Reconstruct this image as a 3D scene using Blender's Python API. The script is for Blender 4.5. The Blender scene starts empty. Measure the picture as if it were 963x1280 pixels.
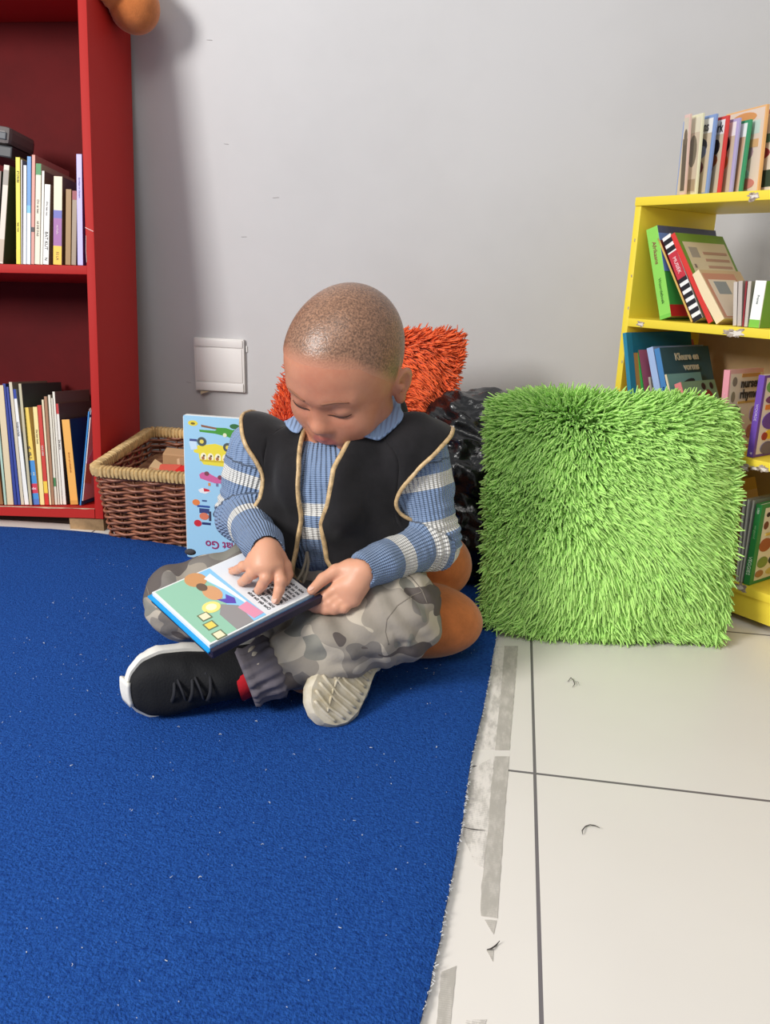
import bpy, bmesh, math, random
import numpy as np
from mathutils import Vector, Matrix, Euler, noise as mnoise
random.seed(7); RNG = np.random.default_rng(11)
SC = bpy.context.scene; COL = SC.collection
rad = math.radians
# ---------------------------------------------------------------- camera geometry
CAM_H = .60; FPX = 1036.; PITCH = rad(18.495); YAW = rad(8.27); ROLL = math.tan(rad(1.754))
_R = np.array([math.cos(YAW), math.sin(YAW), 0.])
_F = np.array([-math.sin(YAW)*math.cos(PITCH), math.cos(YAW)*math.cos(PITCH), -math.sin(PITCH)])
_U = np.cross(_R, _F); _h = math.hypot(1, ROLL)
_X = (_R+ROLL*_U)/_h; _Y = (_U-ROLL*_R)/_h
_C = np.array([0, 0, CAM_H])
def ray(x, y): return _F+(x-481.5)/FPX*_X-(y-640)/FPX*_Y
def atz(x, y, z=0):
    r = ray(x, y); return Vector(_C+r*(z-CAM_H)/r[2])
def aty(x, y, Y):
    r = ray(x, y); return Vector(_C+r*Y/r[1])
def atd(x, y, d): return Vector(_C+ray(x, y)*d)
WALL_Y = 1.862
cam = bpy.data.cameras.new('camera'); camo = bpy.data.objects.new('camera', cam); COL.objects.link(camo)
camo.matrix_world = Matrix(((_X[0], _Y[0], -_F[0], _C[0]), (_X[1], _Y[1], -_F[1], _C[1]), (_X[2], _Y[2], -_F[2], _C[2]), (0, 0, 0, 1)))
cam.sensor_fit = 'VERTICAL'; cam.sensor_height = 36; cam.lens = FPX/1280*36; cam.clip_start = .01
SC.camera = camo
# ---------------------------------------------------------------- materials
def lin(c):
    o = []
    for v in c[:3]:
        v = v/255.; o.append(v/12.92 if v <= .04045 else ((v+.055)/1.055)**2.4)
    return (*o, 1.)
MATS = {}
def mat(name, rgb, rough=.6, spec=.4, var=None, bump=None, metal=0, coat=0, sheen=0):
    """var=(scale, amount 0..1[, rgb2]); bump=(scale, strength, distance)"""
    if name in MATS: return MATS[name]
    m = bpy.data.materials.new(name); m.use_nodes = True; nt = m.node_tree; b = nt.nodes['Principled BSDF']
    b.inputs['Base Color'].default_value = lin(rgb); b.inputs['Roughness'].default_value = rough
    b.inputs['Specular IOR Level'].default_value = spec; b.inputs['Metallic'].default_value = metal
    b.inputs['Coat Weight'].default_value = coat; b.inputs['Sheen Weight'].default_value = sheen
    if var or bump:
        tc = nt.nodes.new('ShaderNodeTexCoord')
    if var:
        n = nt.nodes.new('ShaderNodeTexNoise'); n.inputs['Scale'].default_value = var[0]; n.inputs['Detail'].default_value = 5
        n.inputs['Roughness'].default_value = .65
        r = nt.nodes.new('ShaderNodeValToRGB'); c2 = var[2] if len(var) > 2 else tuple(v*(1-var[1]) for v in rgb)
        r.color_ramp.elements[0].position = .32; r.color_ramp.elements[1].position = .62
        r.color_ramp.elements[0].color = lin(c2); r.color_ramp.elements[1].color = lin(rgb)
        nt.links.new(tc.outputs['Object'], n.inputs['Vector']); nt.links.new(n.outputs['Fac'], r.inputs['Fac'])
        nt.links.new(r.outputs['Color'], b.inputs['Base Color'])
    if bump:
        n = nt.nodes.new('ShaderNodeTexNoise'); n.inputs['Scale'].default_value = bump[0]; n.inputs['Detail'].default_value = 4
        bp = nt.nodes.new('ShaderNodeBump'); bp.inputs['Strength'].default_value = bump[1]
        bp.inputs['Distance'].default_value = bump[2] if len(bump) > 2 else .002
        nt.links.new(tc.outputs['Object'], n.inputs['Vector']); nt.links.new(n.outputs['Fac'], bp.inputs['Height'])
        nt.links.new(bp.outputs['Normal'], b.inputs['Normal'])
    MATS[name] = m; return m
def flat(rgb, rough=.45):
    return mat('ink_%d_%d_%d_%d' % (*[int(v) for v in rgb], int(rough*100)), rgb, rough, .35)
def chipped(name, rgb, chip, scale=18, lo=.30, hi=.315, rough=.45):
    """painted board with worn chips showing a bare colour"""
    m = mat(name, rgb, rough, .4, bump=(60, .12, .001)); nt = m.node_tree; b = nt.nodes['Principled BSDF']
    tc = nt.nodes.new('ShaderNodeTexCoord'); n = nt.nodes.new('ShaderNodeTexNoise'); n.inputs['Scale'].default_value = scale
    n.inputs['Detail'].default_value = 8; n.inputs['Roughness'].default_value = .7
    r = nt.nodes.new('ShaderNodeValToRGB'); r.color_ramp.elements[0].position = lo; r.color_ramp.elements[1].position = hi
    r.color_ramp.elements[0].color = lin(chip); r.color_ramp.elements[1].color = lin(rgb)
    nt.links.new(tc.outputs['Object'], n.inputs['Vector']); nt.links.new(n.outputs['Fac'], r.inputs['Fac'])
    nt.links.new(r.outputs['Color'], b.inputs['Base Color']); return m
# ---------------------------------------------------------------- objects
def tag(o, label=None, cat=None, group=None, kind=None):
    if label: o['label'] = label
    if cat: o['category'] = cat
    if group: o['group'] = group
    if kind: o['kind'] = kind
    return o
def empty(name, M, label, cat, group=None):
    o = bpy.data.objects.new(name, None); COL.objects.link(o); o.matrix_world = M; o.empty_display_size = .05
    return tag(o, label, cat, group)
class MB:
    """collects geometry; build() links it as one mesh object"""
    def __init__(s): s.v = []; s.f = []; s.mi = []; s.mats = []
    def m(s, material):
        if material not in s.mats: s.mats.append(material)
        return s.mats.index(material)
    def add(s, vs, fs, material):
        k = len(s.v); i = s.m(material); s.v += [tuple(v) for v in vs]
        for f in fs: s.f.append(tuple(q+k for q in f)); s.mi.append(i)
    def box(s, lo, hi, material, bev=.0, M=None):
        bm = bmesh.new(); bmesh.ops.create_cube(bm, size=1)
        for v in bm.verts: v.co = Vector([lo[i]+(v.co[i]+.5)*(hi[i]-lo[i]) for i in range(3)])
        if bev: bmesh.ops.bevel(bm, geom=bm.edges[:]+bm.verts[:], offset=bev, segments=2, affect='EDGES', profile=.6)
        s.bm(bm, material, M)
    def bm(s, bm, material, M=None):
        bm.verts.index_update()
        s.add([(M@v.co if M else v.co) for v in bm.verts], [[v.index for v in f.verts] for f in bm.faces], material); bm.free()
    def prism(s, poly, z0, z1, material, M=None):
        """poly: list of (x,y) counter-clockwise; extruded z0..z1, then M"""
        n = len(poly); vs = [Vector((p[0], p[1], z0)) for p in poly]+[Vector((p[0], p[1], z1)) for p in poly]
        fs = [list(range(n))[::-1], list(range(n, 2*n))]+[[i, (i+1) % n, n+(i+1) % n, n+i] for i in range(n)]
        s.add([M@v if M else v for v in vs], fs, material)
    def ell(s, c, r, material, seg=20, rings=12, M=None):
        vs = []; fs = []
        for i in range(rings+1):
            a = math.pi*i/rings
            for j in range(seg):
                b = 2*math.pi*j/seg; q = Vector((c[0]+r[0]*math.sin(a)*math.cos(b), c[1]+r[1]*math.sin(a)*math.sin(b), c[2]+r[2]*math.cos(a)))
                vs.append(M@q if M else q)
        for i in range(rings):
            for j in range(seg):
                fs.append((i*seg+j, (i+1)*seg+j, (i+1)*seg+(j+1) % seg, i*seg+(j+1) % seg))
        s.add(vs, fs, material)
    def tube(s, pts, r, material, seg=8, closed=False, cap=True, flatten=1.):
        pts = [Vector(p) for p in pts]; n = len(pts)
        if not hasattr(r, '__len__'): r = [r]*n
        vs = []; fs = []; up = None
        for i in range(n):
            if closed: t = pts[(i+1) % n]-pts[i-1]
            else: t = pts[min(i+1, n-1)]-pts[max(i-1, 0)]
            t.normalize()
            if up is None:
                up = t.orthogonal().normalized()
            up = (up-t*up.dot(t)).normalized(); b = t.cross(up)
            for j in range(seg):
                a = 2*math.pi*j/seg; vs.append(pts[i]+(up*math.cos(a)+b*math.sin(a)*flatten)*r[i])
        m = n if closed else n-1
        for i in range(m):
            k = ((i+1) % n)*seg
            for j in range(seg): fs.append((i*seg+j, i*seg+(j+1) % seg, k+(j+1) % seg, k+j))
        if cap and not closed: fs += [tuple(range(seg))[::-1], tuple(range((n-1)*seg, n*seg))]
        s.add(vs, fs, material)
    def grid(s, P, material, cu=False, cv=False):
        """P[i][j] points"""
        n = len(P); m = len(P[0]); vs = [p for r in P for p in r]; fs = []
        for i in range(n if cu else n-1):
            for j in range(m if cv else m-1):
                fs.append((i*m+j, i*m+(j+1) % m, ((i+1) % n)*m+(j+1) % m, ((i+1) % n)*m+j))
        s.add(vs, fs, material)
    def build(s, name, parent=None, smooth=False, label=None, M=None, subsurf=0, weighted=False):
        me = bpy.data.meshes.new(name); me.from_pydata(s.v, [], s.f); me.update()
        for m in s.mats: me.materials.append(m)
        me.polygons.foreach_set('material_index', s.mi)
        if smooth: me.polygons.foreach_set('use_smooth', [True]*len(me.polygons))
        o = bpy.data.objects.new(name, me); COL.objects.link(o)
        if parent: o.parent = parent
        if M is not None: o.matrix_local = M
        if label: o['label'] = label
        if subsurf:
            d = o.modifiers.new('sub', 'SUBSURF'); d.levels = d.render_levels = subsurf
        if smooth == 'auto':
            me.set_sharp_from_angle(angle=rad(35))
        return o
def fastmesh(name, V, F, material, parent=None, smooth=True):
    """V (n,3) array, F (m,k) array"""
    me = bpy.data.meshes.new(name); V = np.asarray(V, np.float32); F = np.asarray(F, np.int32); k = F.shape[1]
    me.vertices.add(len(V)); me.vertices.foreach_set('co', V.ravel())
    me.loops.add(F.size); me.loops.foreach_set('vertex_index', F.ravel())
    me.polygons.add(len(F)); me.polygons.foreach_set('loop_start', np.arange(0, F.size, k, dtype=np.int32))
    try: me.polygons.foreach_set('loop_total', np.full(len(F), k, np.int32))
    except Exception: pass
    me.update(calc_edges=True); me.validate()
    if smooth: me.polygons.foreach_set('use_smooth', np.ones(len(me.polygons), bool))
    if material: me.materials.append(material)
    o = bpy.data.objects.new(name, me); COL.objects.link(o)
    if parent: o.parent = parent
    return o
def text(string, size, material, parent, M, name='lettering', label=None, bold=.0, align='CENTER', depth=.0003, sx=1.):
    cu = bpy.data.curves.new('txt', 'FONT'); cu.body = string; cu.size = size; cu.align_x = align; cu.align_y = 'CENTER'
    cu.extrude = depth; cu.offset = bold; cu.resolution_u = 3
    t = bpy.data.objects.new('txt', cu); COL.objects.link(t)
    dg = bpy.context.evaluated_depsgraph_get(); me = bpy.data.meshes.new_from_object(t.evaluated_get(dg))
    bpy.data.objects.remove(t); bpy.data.curves.remove(cu)
    me.materials.clear(); me.materials.append(material); me.name = name
    o = bpy.data.objects.new(name, me); COL.objects.link(o); o.parent = parent; o.matrix_local = M@Matrix.Diagonal((sx, 1, 1, 1))
    if label: o['label'] = label
    return o
def basis(x, y, z, o):
    x, y, z, o = Vector(x), Vector(y), Vector(z), Vector(o)
    return Matrix(((x[0], y[0], z[0], o[0]), (x[1], y[1], z[1], o[1]), (x[2], y[2], z[2], o[2]), (0, 0, 0, 1)))
def axes(yaw, lb, ls):
    x = Vector((math.cos(yaw), math.sin(yaw), 0)); b = Vector((-math.sin(yaw), math.cos(yaw), 0))
    z = (Vector((0, 0, 1))+math.tan(lb)*b+math.tan(ls)*x).normalized()
    b = (b-z*b.dot(z)).normalized(); return b.cross(z), b, z
T = Matrix.Translation
def Rx(a): return Matrix.Rotation(a, 4, 'X')
def Ry(a): return Matrix.Rotation(a, 4, 'Y')
def Rz(a): return Matrix.Rotation(a, 4, 'Z')
def disc(cx, cy, rx, ry=None, n=16, rot=0, a0=0, a1=2*math.pi):
    ry = rx if ry is None else ry; c, s = math.cos(rot), math.sin(rot); o = []
    full = abs(a1-a0) > 6.28; k = n if full else n+1
    for i in range(k):
        a = a0+(a1-a0)*i/n; x, y = rx*math.cos(a), ry*math.sin(a); o.append((cx+c*x-s*y, cy+s*x+c*y))
    return o
def rect(x0, y0, x1, y1): return [(x0, y0), (x1, y0), (x1, y1), (x0, y1)]
def smooth01(x): x = np.clip(x, 0, 1); return x*x*(3-2*x)
# ================================================================ setting
def floor_material():
    m = mat('tile_floor', (238, 232, 226), .32, .5); nt = m.node_tree; b = nt.nodes['Principled BSDF']; N = nt.nodes.new; L = nt.links.new
    tc = N('ShaderNodeTexCoord'); sp = N('ShaderNodeSeparateXYZ'); L(tc.outputs['Object'], sp.inputs[0])
    S = .4465
    def line(sock, off):
        a = N('ShaderNodeMath'); a.operation = 'SUBTRACT'; a.inputs[1].default_value = off-S/2; L(sock, a.inputs[0])
        q = N('ShaderNodeMath'); q.operation = 'PINGPONG'; q.inputs[1].default_value = S/2
        a2 = N('ShaderNodeMath'); a2.operation = 'SUBTRACT'; a2.inputs[1].default_value = 0; L(a.outputs[0], a2.inputs[0])
        L(a2.outputs[0], q.inputs[0])
        g = N('ShaderNodeMath'); g.operation = 'GREATER_THAN'; g.inputs[1].default_value = S/2-.0019; L(q.outputs[0], g.inputs[0]); return g.outputs[0]
    gx = line(sp.outputs[0], .0650); gy = line(sp.outputs[1], .8530)
    mx = N('ShaderNodeMath'); mx.operation = 'MAXIMUM'; L(gx, mx.inputs[0]); L(gy, mx.inputs[1])
    n = N('ShaderNodeTexNoise'); n.inputs['Scale'].default_value = 5; n.inputs['Detail'].default_value = 6; L(tc.outputs['Object'], n.inputs['Vector'])
    r = N('ShaderNodeValToRGB'); r.color_ramp.elements[0].color = lin((224, 217, 209)); r.color_ramp.elements[1].color = lin((233, 227, 219))
    L(n.outputs['Fac'], r.inputs['Fac'])
    mix = N('ShaderNodeMix'); mix.data_type = 'RGBA'; mix.inputs[7].default_value = lin((112, 106, 108)); L(mx.outputs[0], mix.inputs[0]); L(r.outputs['Color'], mix.inputs[6])
    L(mix.outputs[2], b.inputs['Base Color'])
    bp = N('ShaderNodeBump'); bp.inputs['Strength'].default_value = .5; bp.inputs['Distance'].default_value = .001; bp.invert = True
    L(mx.outputs[0], bp.inputs['Height']); L(bp.outputs['Normal'], b.inputs['Normal']); return m
fl = MB(); fl.box((-3.2, -2.6, -.06), (3.2, WALL_Y+.12, 0), floor_material()); tag(fl.build('floor'), kind='structure')
wm = mat('wall_paint', (201, 199, 199), .55, .35, var=(1.7, .035), bump=(55, .10, .002))
wl = MB(); wl.box((-3.2, WALL_Y, 0), (3.2, WALL_Y+.12, 2.6), wm); tag(wl.build('wall_back'), kind='structure')
# small scuffs on the wall paint are part of the wall
sc = MB(); scm = flat((160, 156, 155), .8)
for px, py, l in [(262, 50, .012), (283, 180, .010), (345, 247, .014), (236, 478, .012), (305, 296, .012)]:
    p = aty(px, py, WALL_Y-.0004); a = random.uniform(-.4, .1)
    sc.tube([p+Vector((t*l*math.cos(a), 0, t*l*math.sin(a)+.001*math.sin(t*3))) for t in np.linspace(-.5, .5, 5)], .0005, scm, 5)
sc.build('scuff_mark', bpy.data.objects['wall_back'])

# ---------------------------------------------------------------- carpet
cm = mat('blue_carpet', (38, 83, 158), .95, .08, var=(240, .34, (22, 57, 124)), sheen=.0); nt = cm.node_tree; b = nt.nodes['Principled BSDF']
tc = nt.nodes.new('ShaderNodeTexCoord'); n1 = nt.nodes.new('ShaderNodeTexNoise'); n1.inputs['Scale'].default_value = 420; n1.inputs['Detail'].default_value = 3
n2 = nt.nodes.new('ShaderNodeTexNoise'); n2.inputs['Scale'].default_value = 9; n2.inputs['Detail'].default_value = 4
nt.links.new(tc.outputs['Object'], n1.inputs['Vector']); nt.links.new(tc.outputs['Object'], n2.inputs['Vector'])
ad = nt.nodes.new('ShaderNodeMath'); ad.operation = 'MULTIPLY_ADD'; ad.inputs[1].default_value = .5
nt.links.new(n2.outputs['Fac'], ad.inputs[0]); nt.links.new(n1.outputs['Fac'], ad.inputs[2])
bp = nt.nodes.new('ShaderNodeBump'); bp.inputs['Strength'].default_value = .9; bp.inputs['Distance'].default_value = .003
nt.links.new(ad.outputs[0], bp.inputs['Height']); nt.links.new(bp.outputs['Normal'], b.inputs['Normal'])
CT = .009
edge_px = [(620, 800), (606, 880), (590, 945), (577, 1035), (563, 1105), (549, 1180), (537, 1235), (524, 1283)]
edge = [atz(x, y, CT*.6) for x, y in edge_px]
edge = [edge[0]+(edge[0]-edge[1])*3]+edge+[edge[-1]+(edge[-1]-edge[-2])*18]
back = [atz(x, y, CT) for x, y in [(-60, 653), (0, 656), (60, 659), (120, 664), (180, 672), (235, 683)]]
def edge_x(y):
    for a, c in zip(edge[:-1], edge[1:]):
        if c.y <= y <= a.y: return a.x+(c.x-a.x)*(y-a.y)/(c.y-a.y)
    return edge[0].x if y > edge[0].y else edge[-1].x
def back_y(x):
    if x <= back[0].x: return back[0].y
    for a, c in zip(back[:-1], back[1:]):
        if a.x <= x <= c.x: return a.y+(c.y-a.y)*(x-a.x)/(c.x-a.x)
    return back[-1].y-.02*(x-back[-1].x)
cp = MB(); NX, NY = 130, 150; P = []
ys = np.linspace(-1.2, 1, NY)
for i in range(NY):
    row = []
    for j in range(NX):
        u = j/(NX-1); v = i/(NY-1)
        y = -1.2+v*(back_y(-.6)+1.2); x = -2.3+u*(edge_x(y)+2.3)
        y2 = -1.2+v*(back_y(x)+1.2); x = -2.3+u*(edge_x(y2)+2.3)
        z = CT+.0016*mnoise.noise(Vector((x*6, y2*6, 0)))+.0008*mnoise.noise(Vector((x*25, y2*25, 3)))
        d = min((edge_x(y2)-x), back_y(x)-y2); z -= .003*max(0, 1-d/.006)
        x += .0012*mnoise.noise(Vector((x*60, y2*90, 5)))*(u == 1)
        row.append(Vector((x, y2, z)))
    P.append(row)
bot = [[Vector((p.x, p.y, .0005)) for p in r] for r in P]
cp.grid(P, cm)
rim = [P[0][j] for j in range(NX)]+[P[i][-1] for i in range(1, NY)]+[P[-1][j] for j in range(NX-2, -1, -1)]+[P[i][0] for i in range(NY-2, 0, -1)]
rimb = [Vector((p.x, p.y, .0005)) for p in rim]
cp.grid([rimb, rim], cm, cv=True)
carpet = cp.build('carpet', smooth=True)
tag(carpet, 'blue short pile carpet covering the left of the floor', 'carpet')
# pale fuzz along the cut edge and lint on the pile
fz = MB(); fm = mat('pale_fuzz', (214, 214, 214), .9, .1)
for k in range(380):
    t = random.random(); y = .45+t*.75; x = edge_x(y)
    p = Vector((x+random.uniform(-.001, .001), y, random.uniform(.002, CT*.8)))
    fz.tube([p, p+Vector((random.uniform(.0005, .003), random.uniform(-.003, .003), random.uniform(-.001, .001)))], .0004, fm, 3, cap=False)
tag(fz.build('edge_fuzz', carpet, label='pale frayed fuzz along cut edge'), kind='stuff')
ln = MB()
for k in range(330):
    x = random.uniform(-.75, -.02); y = random.uniform(.42, 1.35)
    if x > edge_x(y)-.02: continue
    l = random.choice([.0005, .0007, .0008, .001, .0012, .003]); a = random.uniform(0, 6.3); p = Vector((x, y, CT+.0012))
    ln.tube([p, p+Vector((l*.5*math.cos(a), l*.5*math.sin(a), .0008)), p+Vector((l*math.cos(a+.6), l*math.sin(a+.6), .0003))], .00022+.00025*random.random()**3, fm, 4)
tag(ln.build('lint', carpet, label='tiny white lint specks'), kind='stuff')

# ---------------------------------------------------------------- tape residue strips and hairs on the tiles
def residue_mat(name, lo, hi, c1, c2, sc=90):
    m = mat(name, c1, .6, .3); nt = m.node_tree; b = nt.nodes['Principled BSDF']; N = nt.nodes.new; L = nt.links.new
    tc = N('ShaderNodeTexCoord'); mp = N('ShaderNodeMapping'); mp.inputs['Scale'].default_value = (1, .35, 1); n = N('ShaderNodeTexNoise'); n.inputs['Scale'].default_value = sc; n.inputs['Detail'].default_value = 7; n.inputs['Roughness'].default_value = .7
    w = N('ShaderNodeTexWave'); w.inputs['Scale'].default_value = 150; w.bands_direction = 'Y'; w.inputs['Distortion'].default_value = 1.5
    L(tc.outputs['Object'], mp.inputs[0]); L(mp.outputs[0], n.inputs['Vector']); L(tc.outputs['Object'], w.inputs['Vector'])
    a = N('ShaderNodeMath'); a.operation = 'MULTIPLY_ADD'; a.inputs[1].default_value = .10; L(w.outputs['Fac'], a.inputs[0]); L(n.outputs['Fac'], a.inputs[2])
    r = N('ShaderNodeValToRGB'); r.color_ramp.elements[0].position = lo; r.color_ramp.elements[1].position = hi
    r.color_ramp.elements[0].color = lin(c1); r.color_ramp.elements[1].color = lin(c2); L(a.outputs[0], r.inputs['Fac']); L(r.outputs['Color'], b.inputs['Base Color']); return m
rm_d = residue_mat('residue_dark', .50, .75, (178, 172, 163), (206, 199, 190))
rm_l = residue_mat('residue_light', .45, .60, (190, 184, 176), (228, 221, 213), 70)
def residue(polys, label):
    m = MB()
    for px, mt, z in polys:
        pts = [atz(x, y, 0) for x, y in px]; out = []
        for a, c in zip(pts, pts[1:]+pts[:1]):
            n = max(2, int((c-a).length/.006))
            for k in range(n):
                q = a+(c-a)*k/n; out.append((q.x+.0009*mnoise.noise(q*220), q.y+.0009*mnoise.noise(q*260)))
        m.prism(out[::-1], .0002, .0002+z, mt)
    o = m.build('tape_residue'); tag(o, label, 'tape residue', 'tape residue strips on the tiles')
residue([([(614, 808), (634, 808), (625, 937), (592, 936), (603, 880)], rm_l, .0002), ([(631, 808), (648, 808), (637, 938), (619, 938), (626, 870)], rm_d, .0004)],
        'upper strip of grey tape residue on tile between green cushion and grout line')
residue([([(614, 948), (618, 946), (612, 1030), (604, 1085), (594, 1080), (577, 1040), (589, 962)], rm_l, .0002), ([(619, 946), (637, 946), (630, 1030), (622, 1148), (601, 1145), (602, 1110), (610, 1040), (614, 985)], rm_d, .0004), ([(606, 1150), (621, 1151), (617, 1168)], rm_d, .0004), ([(609, 1188), (617, 1186), (616, 1202)], rm_d, .0003)],
        'long middle strip of grey tape residue tapering to a point on tile')
residue([([(552, 1215), (571, 1208), (562, 1288), (545, 1288)], rm_d, .0003), ([(583, 1275), (608, 1275), (604, 1290), (580, 1290)], rm_l, .0003)],
        'lowest patch of tape residue beside the carpet edge')
hm = flat((62, 56, 54), .6)
def hair_bit(pxs, r, label):
    m = MB(); pts = [atz(x, y, .0012+.002*(i % 2)) for i, (x, y) in enumerate(pxs)]
    m.tube(pts, [r*.5]+[r]*(len(pts)-2)+[r*.4], hm, 5); tag(m.build('thread', smooth=True), label, 'thread', 'dark threads lying on the floor')
hair_bit([(710, 852), (714, 847), (717, 850), (719, 855), (716, 859)], .0006, 'small curled dark thread on tile below the green cushion')
hair_bit([(719, 852), (723, 852), (725, 857)], .0003, 'tiny pale grey hair on tile beside the curled thread')
hair_bit([(729, 1043), (728, 1038), (732, 1033), (738, 1031), (744, 1032), (750, 1035)], .0006, 'hooked dark thread on the large front tile')
hair_bit([(580, 1034), (588, 1036), (596, 1037), (607, 1038)], .0005, 'thin dark thread lying across the tape residue')
hair_bit([(609, 1187), (614, 1186), (620, 1182), (625, 1176)], .0007, 'short dark thread at the tip of the tape residue')
# ================================================================ red bookcase (leans back against the wall)
S0 = .985
rx, rb, rz = axes(rad(3.143), rad(8.266), rad(-.85))
ro = Vector((-.8181*S0, 1.5324*S0, .6+S0*(.0887-.67)))
RM = basis(rx, rb, rz, ro)                       # local: x right (case spans -W..0), y back, z up
W = .62; D = .208; PT = .0175; H2 = .487; HT = 1.035
redm = chipped('red_paint', (176, 36, 32), (206, 172, 160), 26, .225, .24, .6)
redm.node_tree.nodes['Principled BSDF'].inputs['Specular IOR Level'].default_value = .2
redd = mat('red_paint_shaded', (92, 15, 17), .7, .15, var=(6, .12))  # same red as outside, darkened to paint in the shade inside the case
woodr = mat('raw_wood', (176, 142, 104), .7, .2, var=(14, .3))
bc = empty('bookcase', RM, 'tall red painted bookcase leaning back against the grey wall', 'bookcase')
def part(name, lo, hi, m, parent, bev=.0015, label=None, M=None):
    mb = MB(); mb.box(lo, hi, m, bev); return mb.build(name, parent, smooth='auto', label=label, M=M)
part('side_panel', (-PT, 0, 0), (0, D, HT), redm, bc)
part('side_panel', (-W, 0, 0), (-W+PT, D, HT), redm, bc)
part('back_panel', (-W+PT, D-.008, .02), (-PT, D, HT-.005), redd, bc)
part('top_board', (-W+PT, 0.002, HT-.018), (-PT, D-.008, HT), redm, bc)
part('shelf', (-W+PT, .001, H2), (-PT, D-.008, H2+.017), redm, bc)
# bottom shelf, front edge chipped to bare board
mb = MB(); n = 60; P = []
for i in range(n+1):
    x = -W+PT+(W-2*PT)*i/n; dz = .030*(x+PT)*.55
    chip = .0035*max(0, mnoise.noise(Vector((x*22, 1, 0)))+.35)*(1 if x < -.03 else .2)
    zt = .021+dz; zb = .001+dz
    P.append([Vector((x, D-.008, zb)), Vector((x, -.001, zb)), Vector((x, -.001, zt-chip)), Vector((x, chip*1.6, zt)), Vector((x, D-.008, zt))])
mb.grid(P, redm, cv=True); k = len(P)-1
bsh = mb.build('bottom_shelf', bc, smooth='auto')
ch = MB(); bare = mat('bare_board', (205, 176, 150), .8, .2, var=(60, .25)); Q = []
for i in range(n+1):
    x = -W+PT+(W-2*PT)*i/n; dz = .030*(x+PT)*.55
    chip = .0035*max(0, mnoise.noise(Vector((x*22, 1, 0)))+.35)*(1 if x < -.03 else .2); zt = .021+dz
    Q.append([Vector((x, -.0016, zt-chip-.0002)), Vector((x, chip*1.6-.0006, zt+.0003))])
ch.grid([[q[0] for q in Q], [q[1] for q in Q]], bare); ch.build('chipped_edge', bsh, label='chipped bare pale edge')
# scratches on the front edge of the panel
scr = MB(); sm = flat((232, 196, 190))
scr.tube([(-.017, -.0004, .575), (-.008, -.0006, .571), (-.001, -.0004, .568)], .0008, sm, 5)
scr.tube([(-.016, -.0004, .56), (-.017, -.0006, .53), (-.0165, -.0004, .51)], .0005, sm, 5)
scr.build('scratch', bc)
part('plinth', (-W+.02, .035, -.024), (-.085, .05, -.0015), mat('gap_shade', (46, 32, 26), .8, .2), bc, 0, label='added dark strip standing in for shade under the bottom shelf')  # dark strip added so the gap under the shelf reads as shadow
# wooden block under the front
def toworld(M, q): return M@Vector(q)
mb = MB()
A = [toworld(RM, (x, y, -.0015-(.010 if x < -.01 else .0))) for x, y in [(-.075, .004), (-.002, .004), (-.002, .12), (-.075, .12)]]
A = [toworld(RM, (x, y, -.0012+.0165*(x+PT)*(x < -.01))) for x, y in [(-.075, .004), (-.002, .004), (-.002, .07), (-.075, .07)]]
mb.add([Vector((a.x, a.y, .0)) for a in A]+A, [(3, 2, 1, 0), (4, 5, 6, 7), (0, 1, 5, 4), (1, 2, 6, 5), (2, 3, 7, 6), (3, 0, 4, 7)], woodr)
tag(mb.build('wood_block'), 'pale raw wooden block propping up the front of the red bookcase', 'block')

# ================================================================ yellow bookshelf (angled in the right corner)
yx, yb, yz = axes(rad(-45.694), rad(1.531), rad(-1.609))
SY = .8955
YM = basis(yx, yb, yz, Vector((.216*SY, 1.7416*SY, 0.0035)))
yel = chipped('yellow_paint', (240, 214, 66), (176, 160, 150), 13, .255, .27, .42)
yin = mat('yellow_paint_inside', (228, 198, 66), .5, .3, var=(9, .12))
ys_ = empty('bookshelf', YM, 'yellow chipped bookshelf angled into the right corner', 'bookshelf')
YW = .62; YD = .222; YT = .013
Y1, Y2, Y3, Y4 = .6745-.0035, .471-.0035, .2684-.0035, .0573-.0035
YTH = .0145
part('side_panel', (0, 0, .0), (YT, YD, Y1-.0145), yel, ys_)
part('side_panel', (YW, 0, .0), (YW+YT, YD, Y1-.0145), yel, ys_)
part('top_board', (-.0, -.002, Y1-YTH), (YW+YT, YD, Y1), yel, ys_)
part('shelf', (YT, -.001, Y2-YTH), (YW, YD-.004, Y2), yel, ys_)
part('shelf', (YT, -.001, Y3-YTH), (YW, YD-.004, Y3), yel, ys_)
part('bottom_shelf', (YT, -.001, Y4-YTH), (YW, YD-.004, Y4), yel, ys_)
part('plinth', (YT, .004, 0), (YW, .016, Y4-YTH), yel, ys_)
cardb = mat('brown_hardboard', (206, 172, 128), .75, .2, var=(5, .12))
part('back_panel', (YT+.001, YD-.0035, .0), (YW-.001, YD, Y2-.001), cardb, ys_, bev=0, label='unpainted brown hardboard back')
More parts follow.
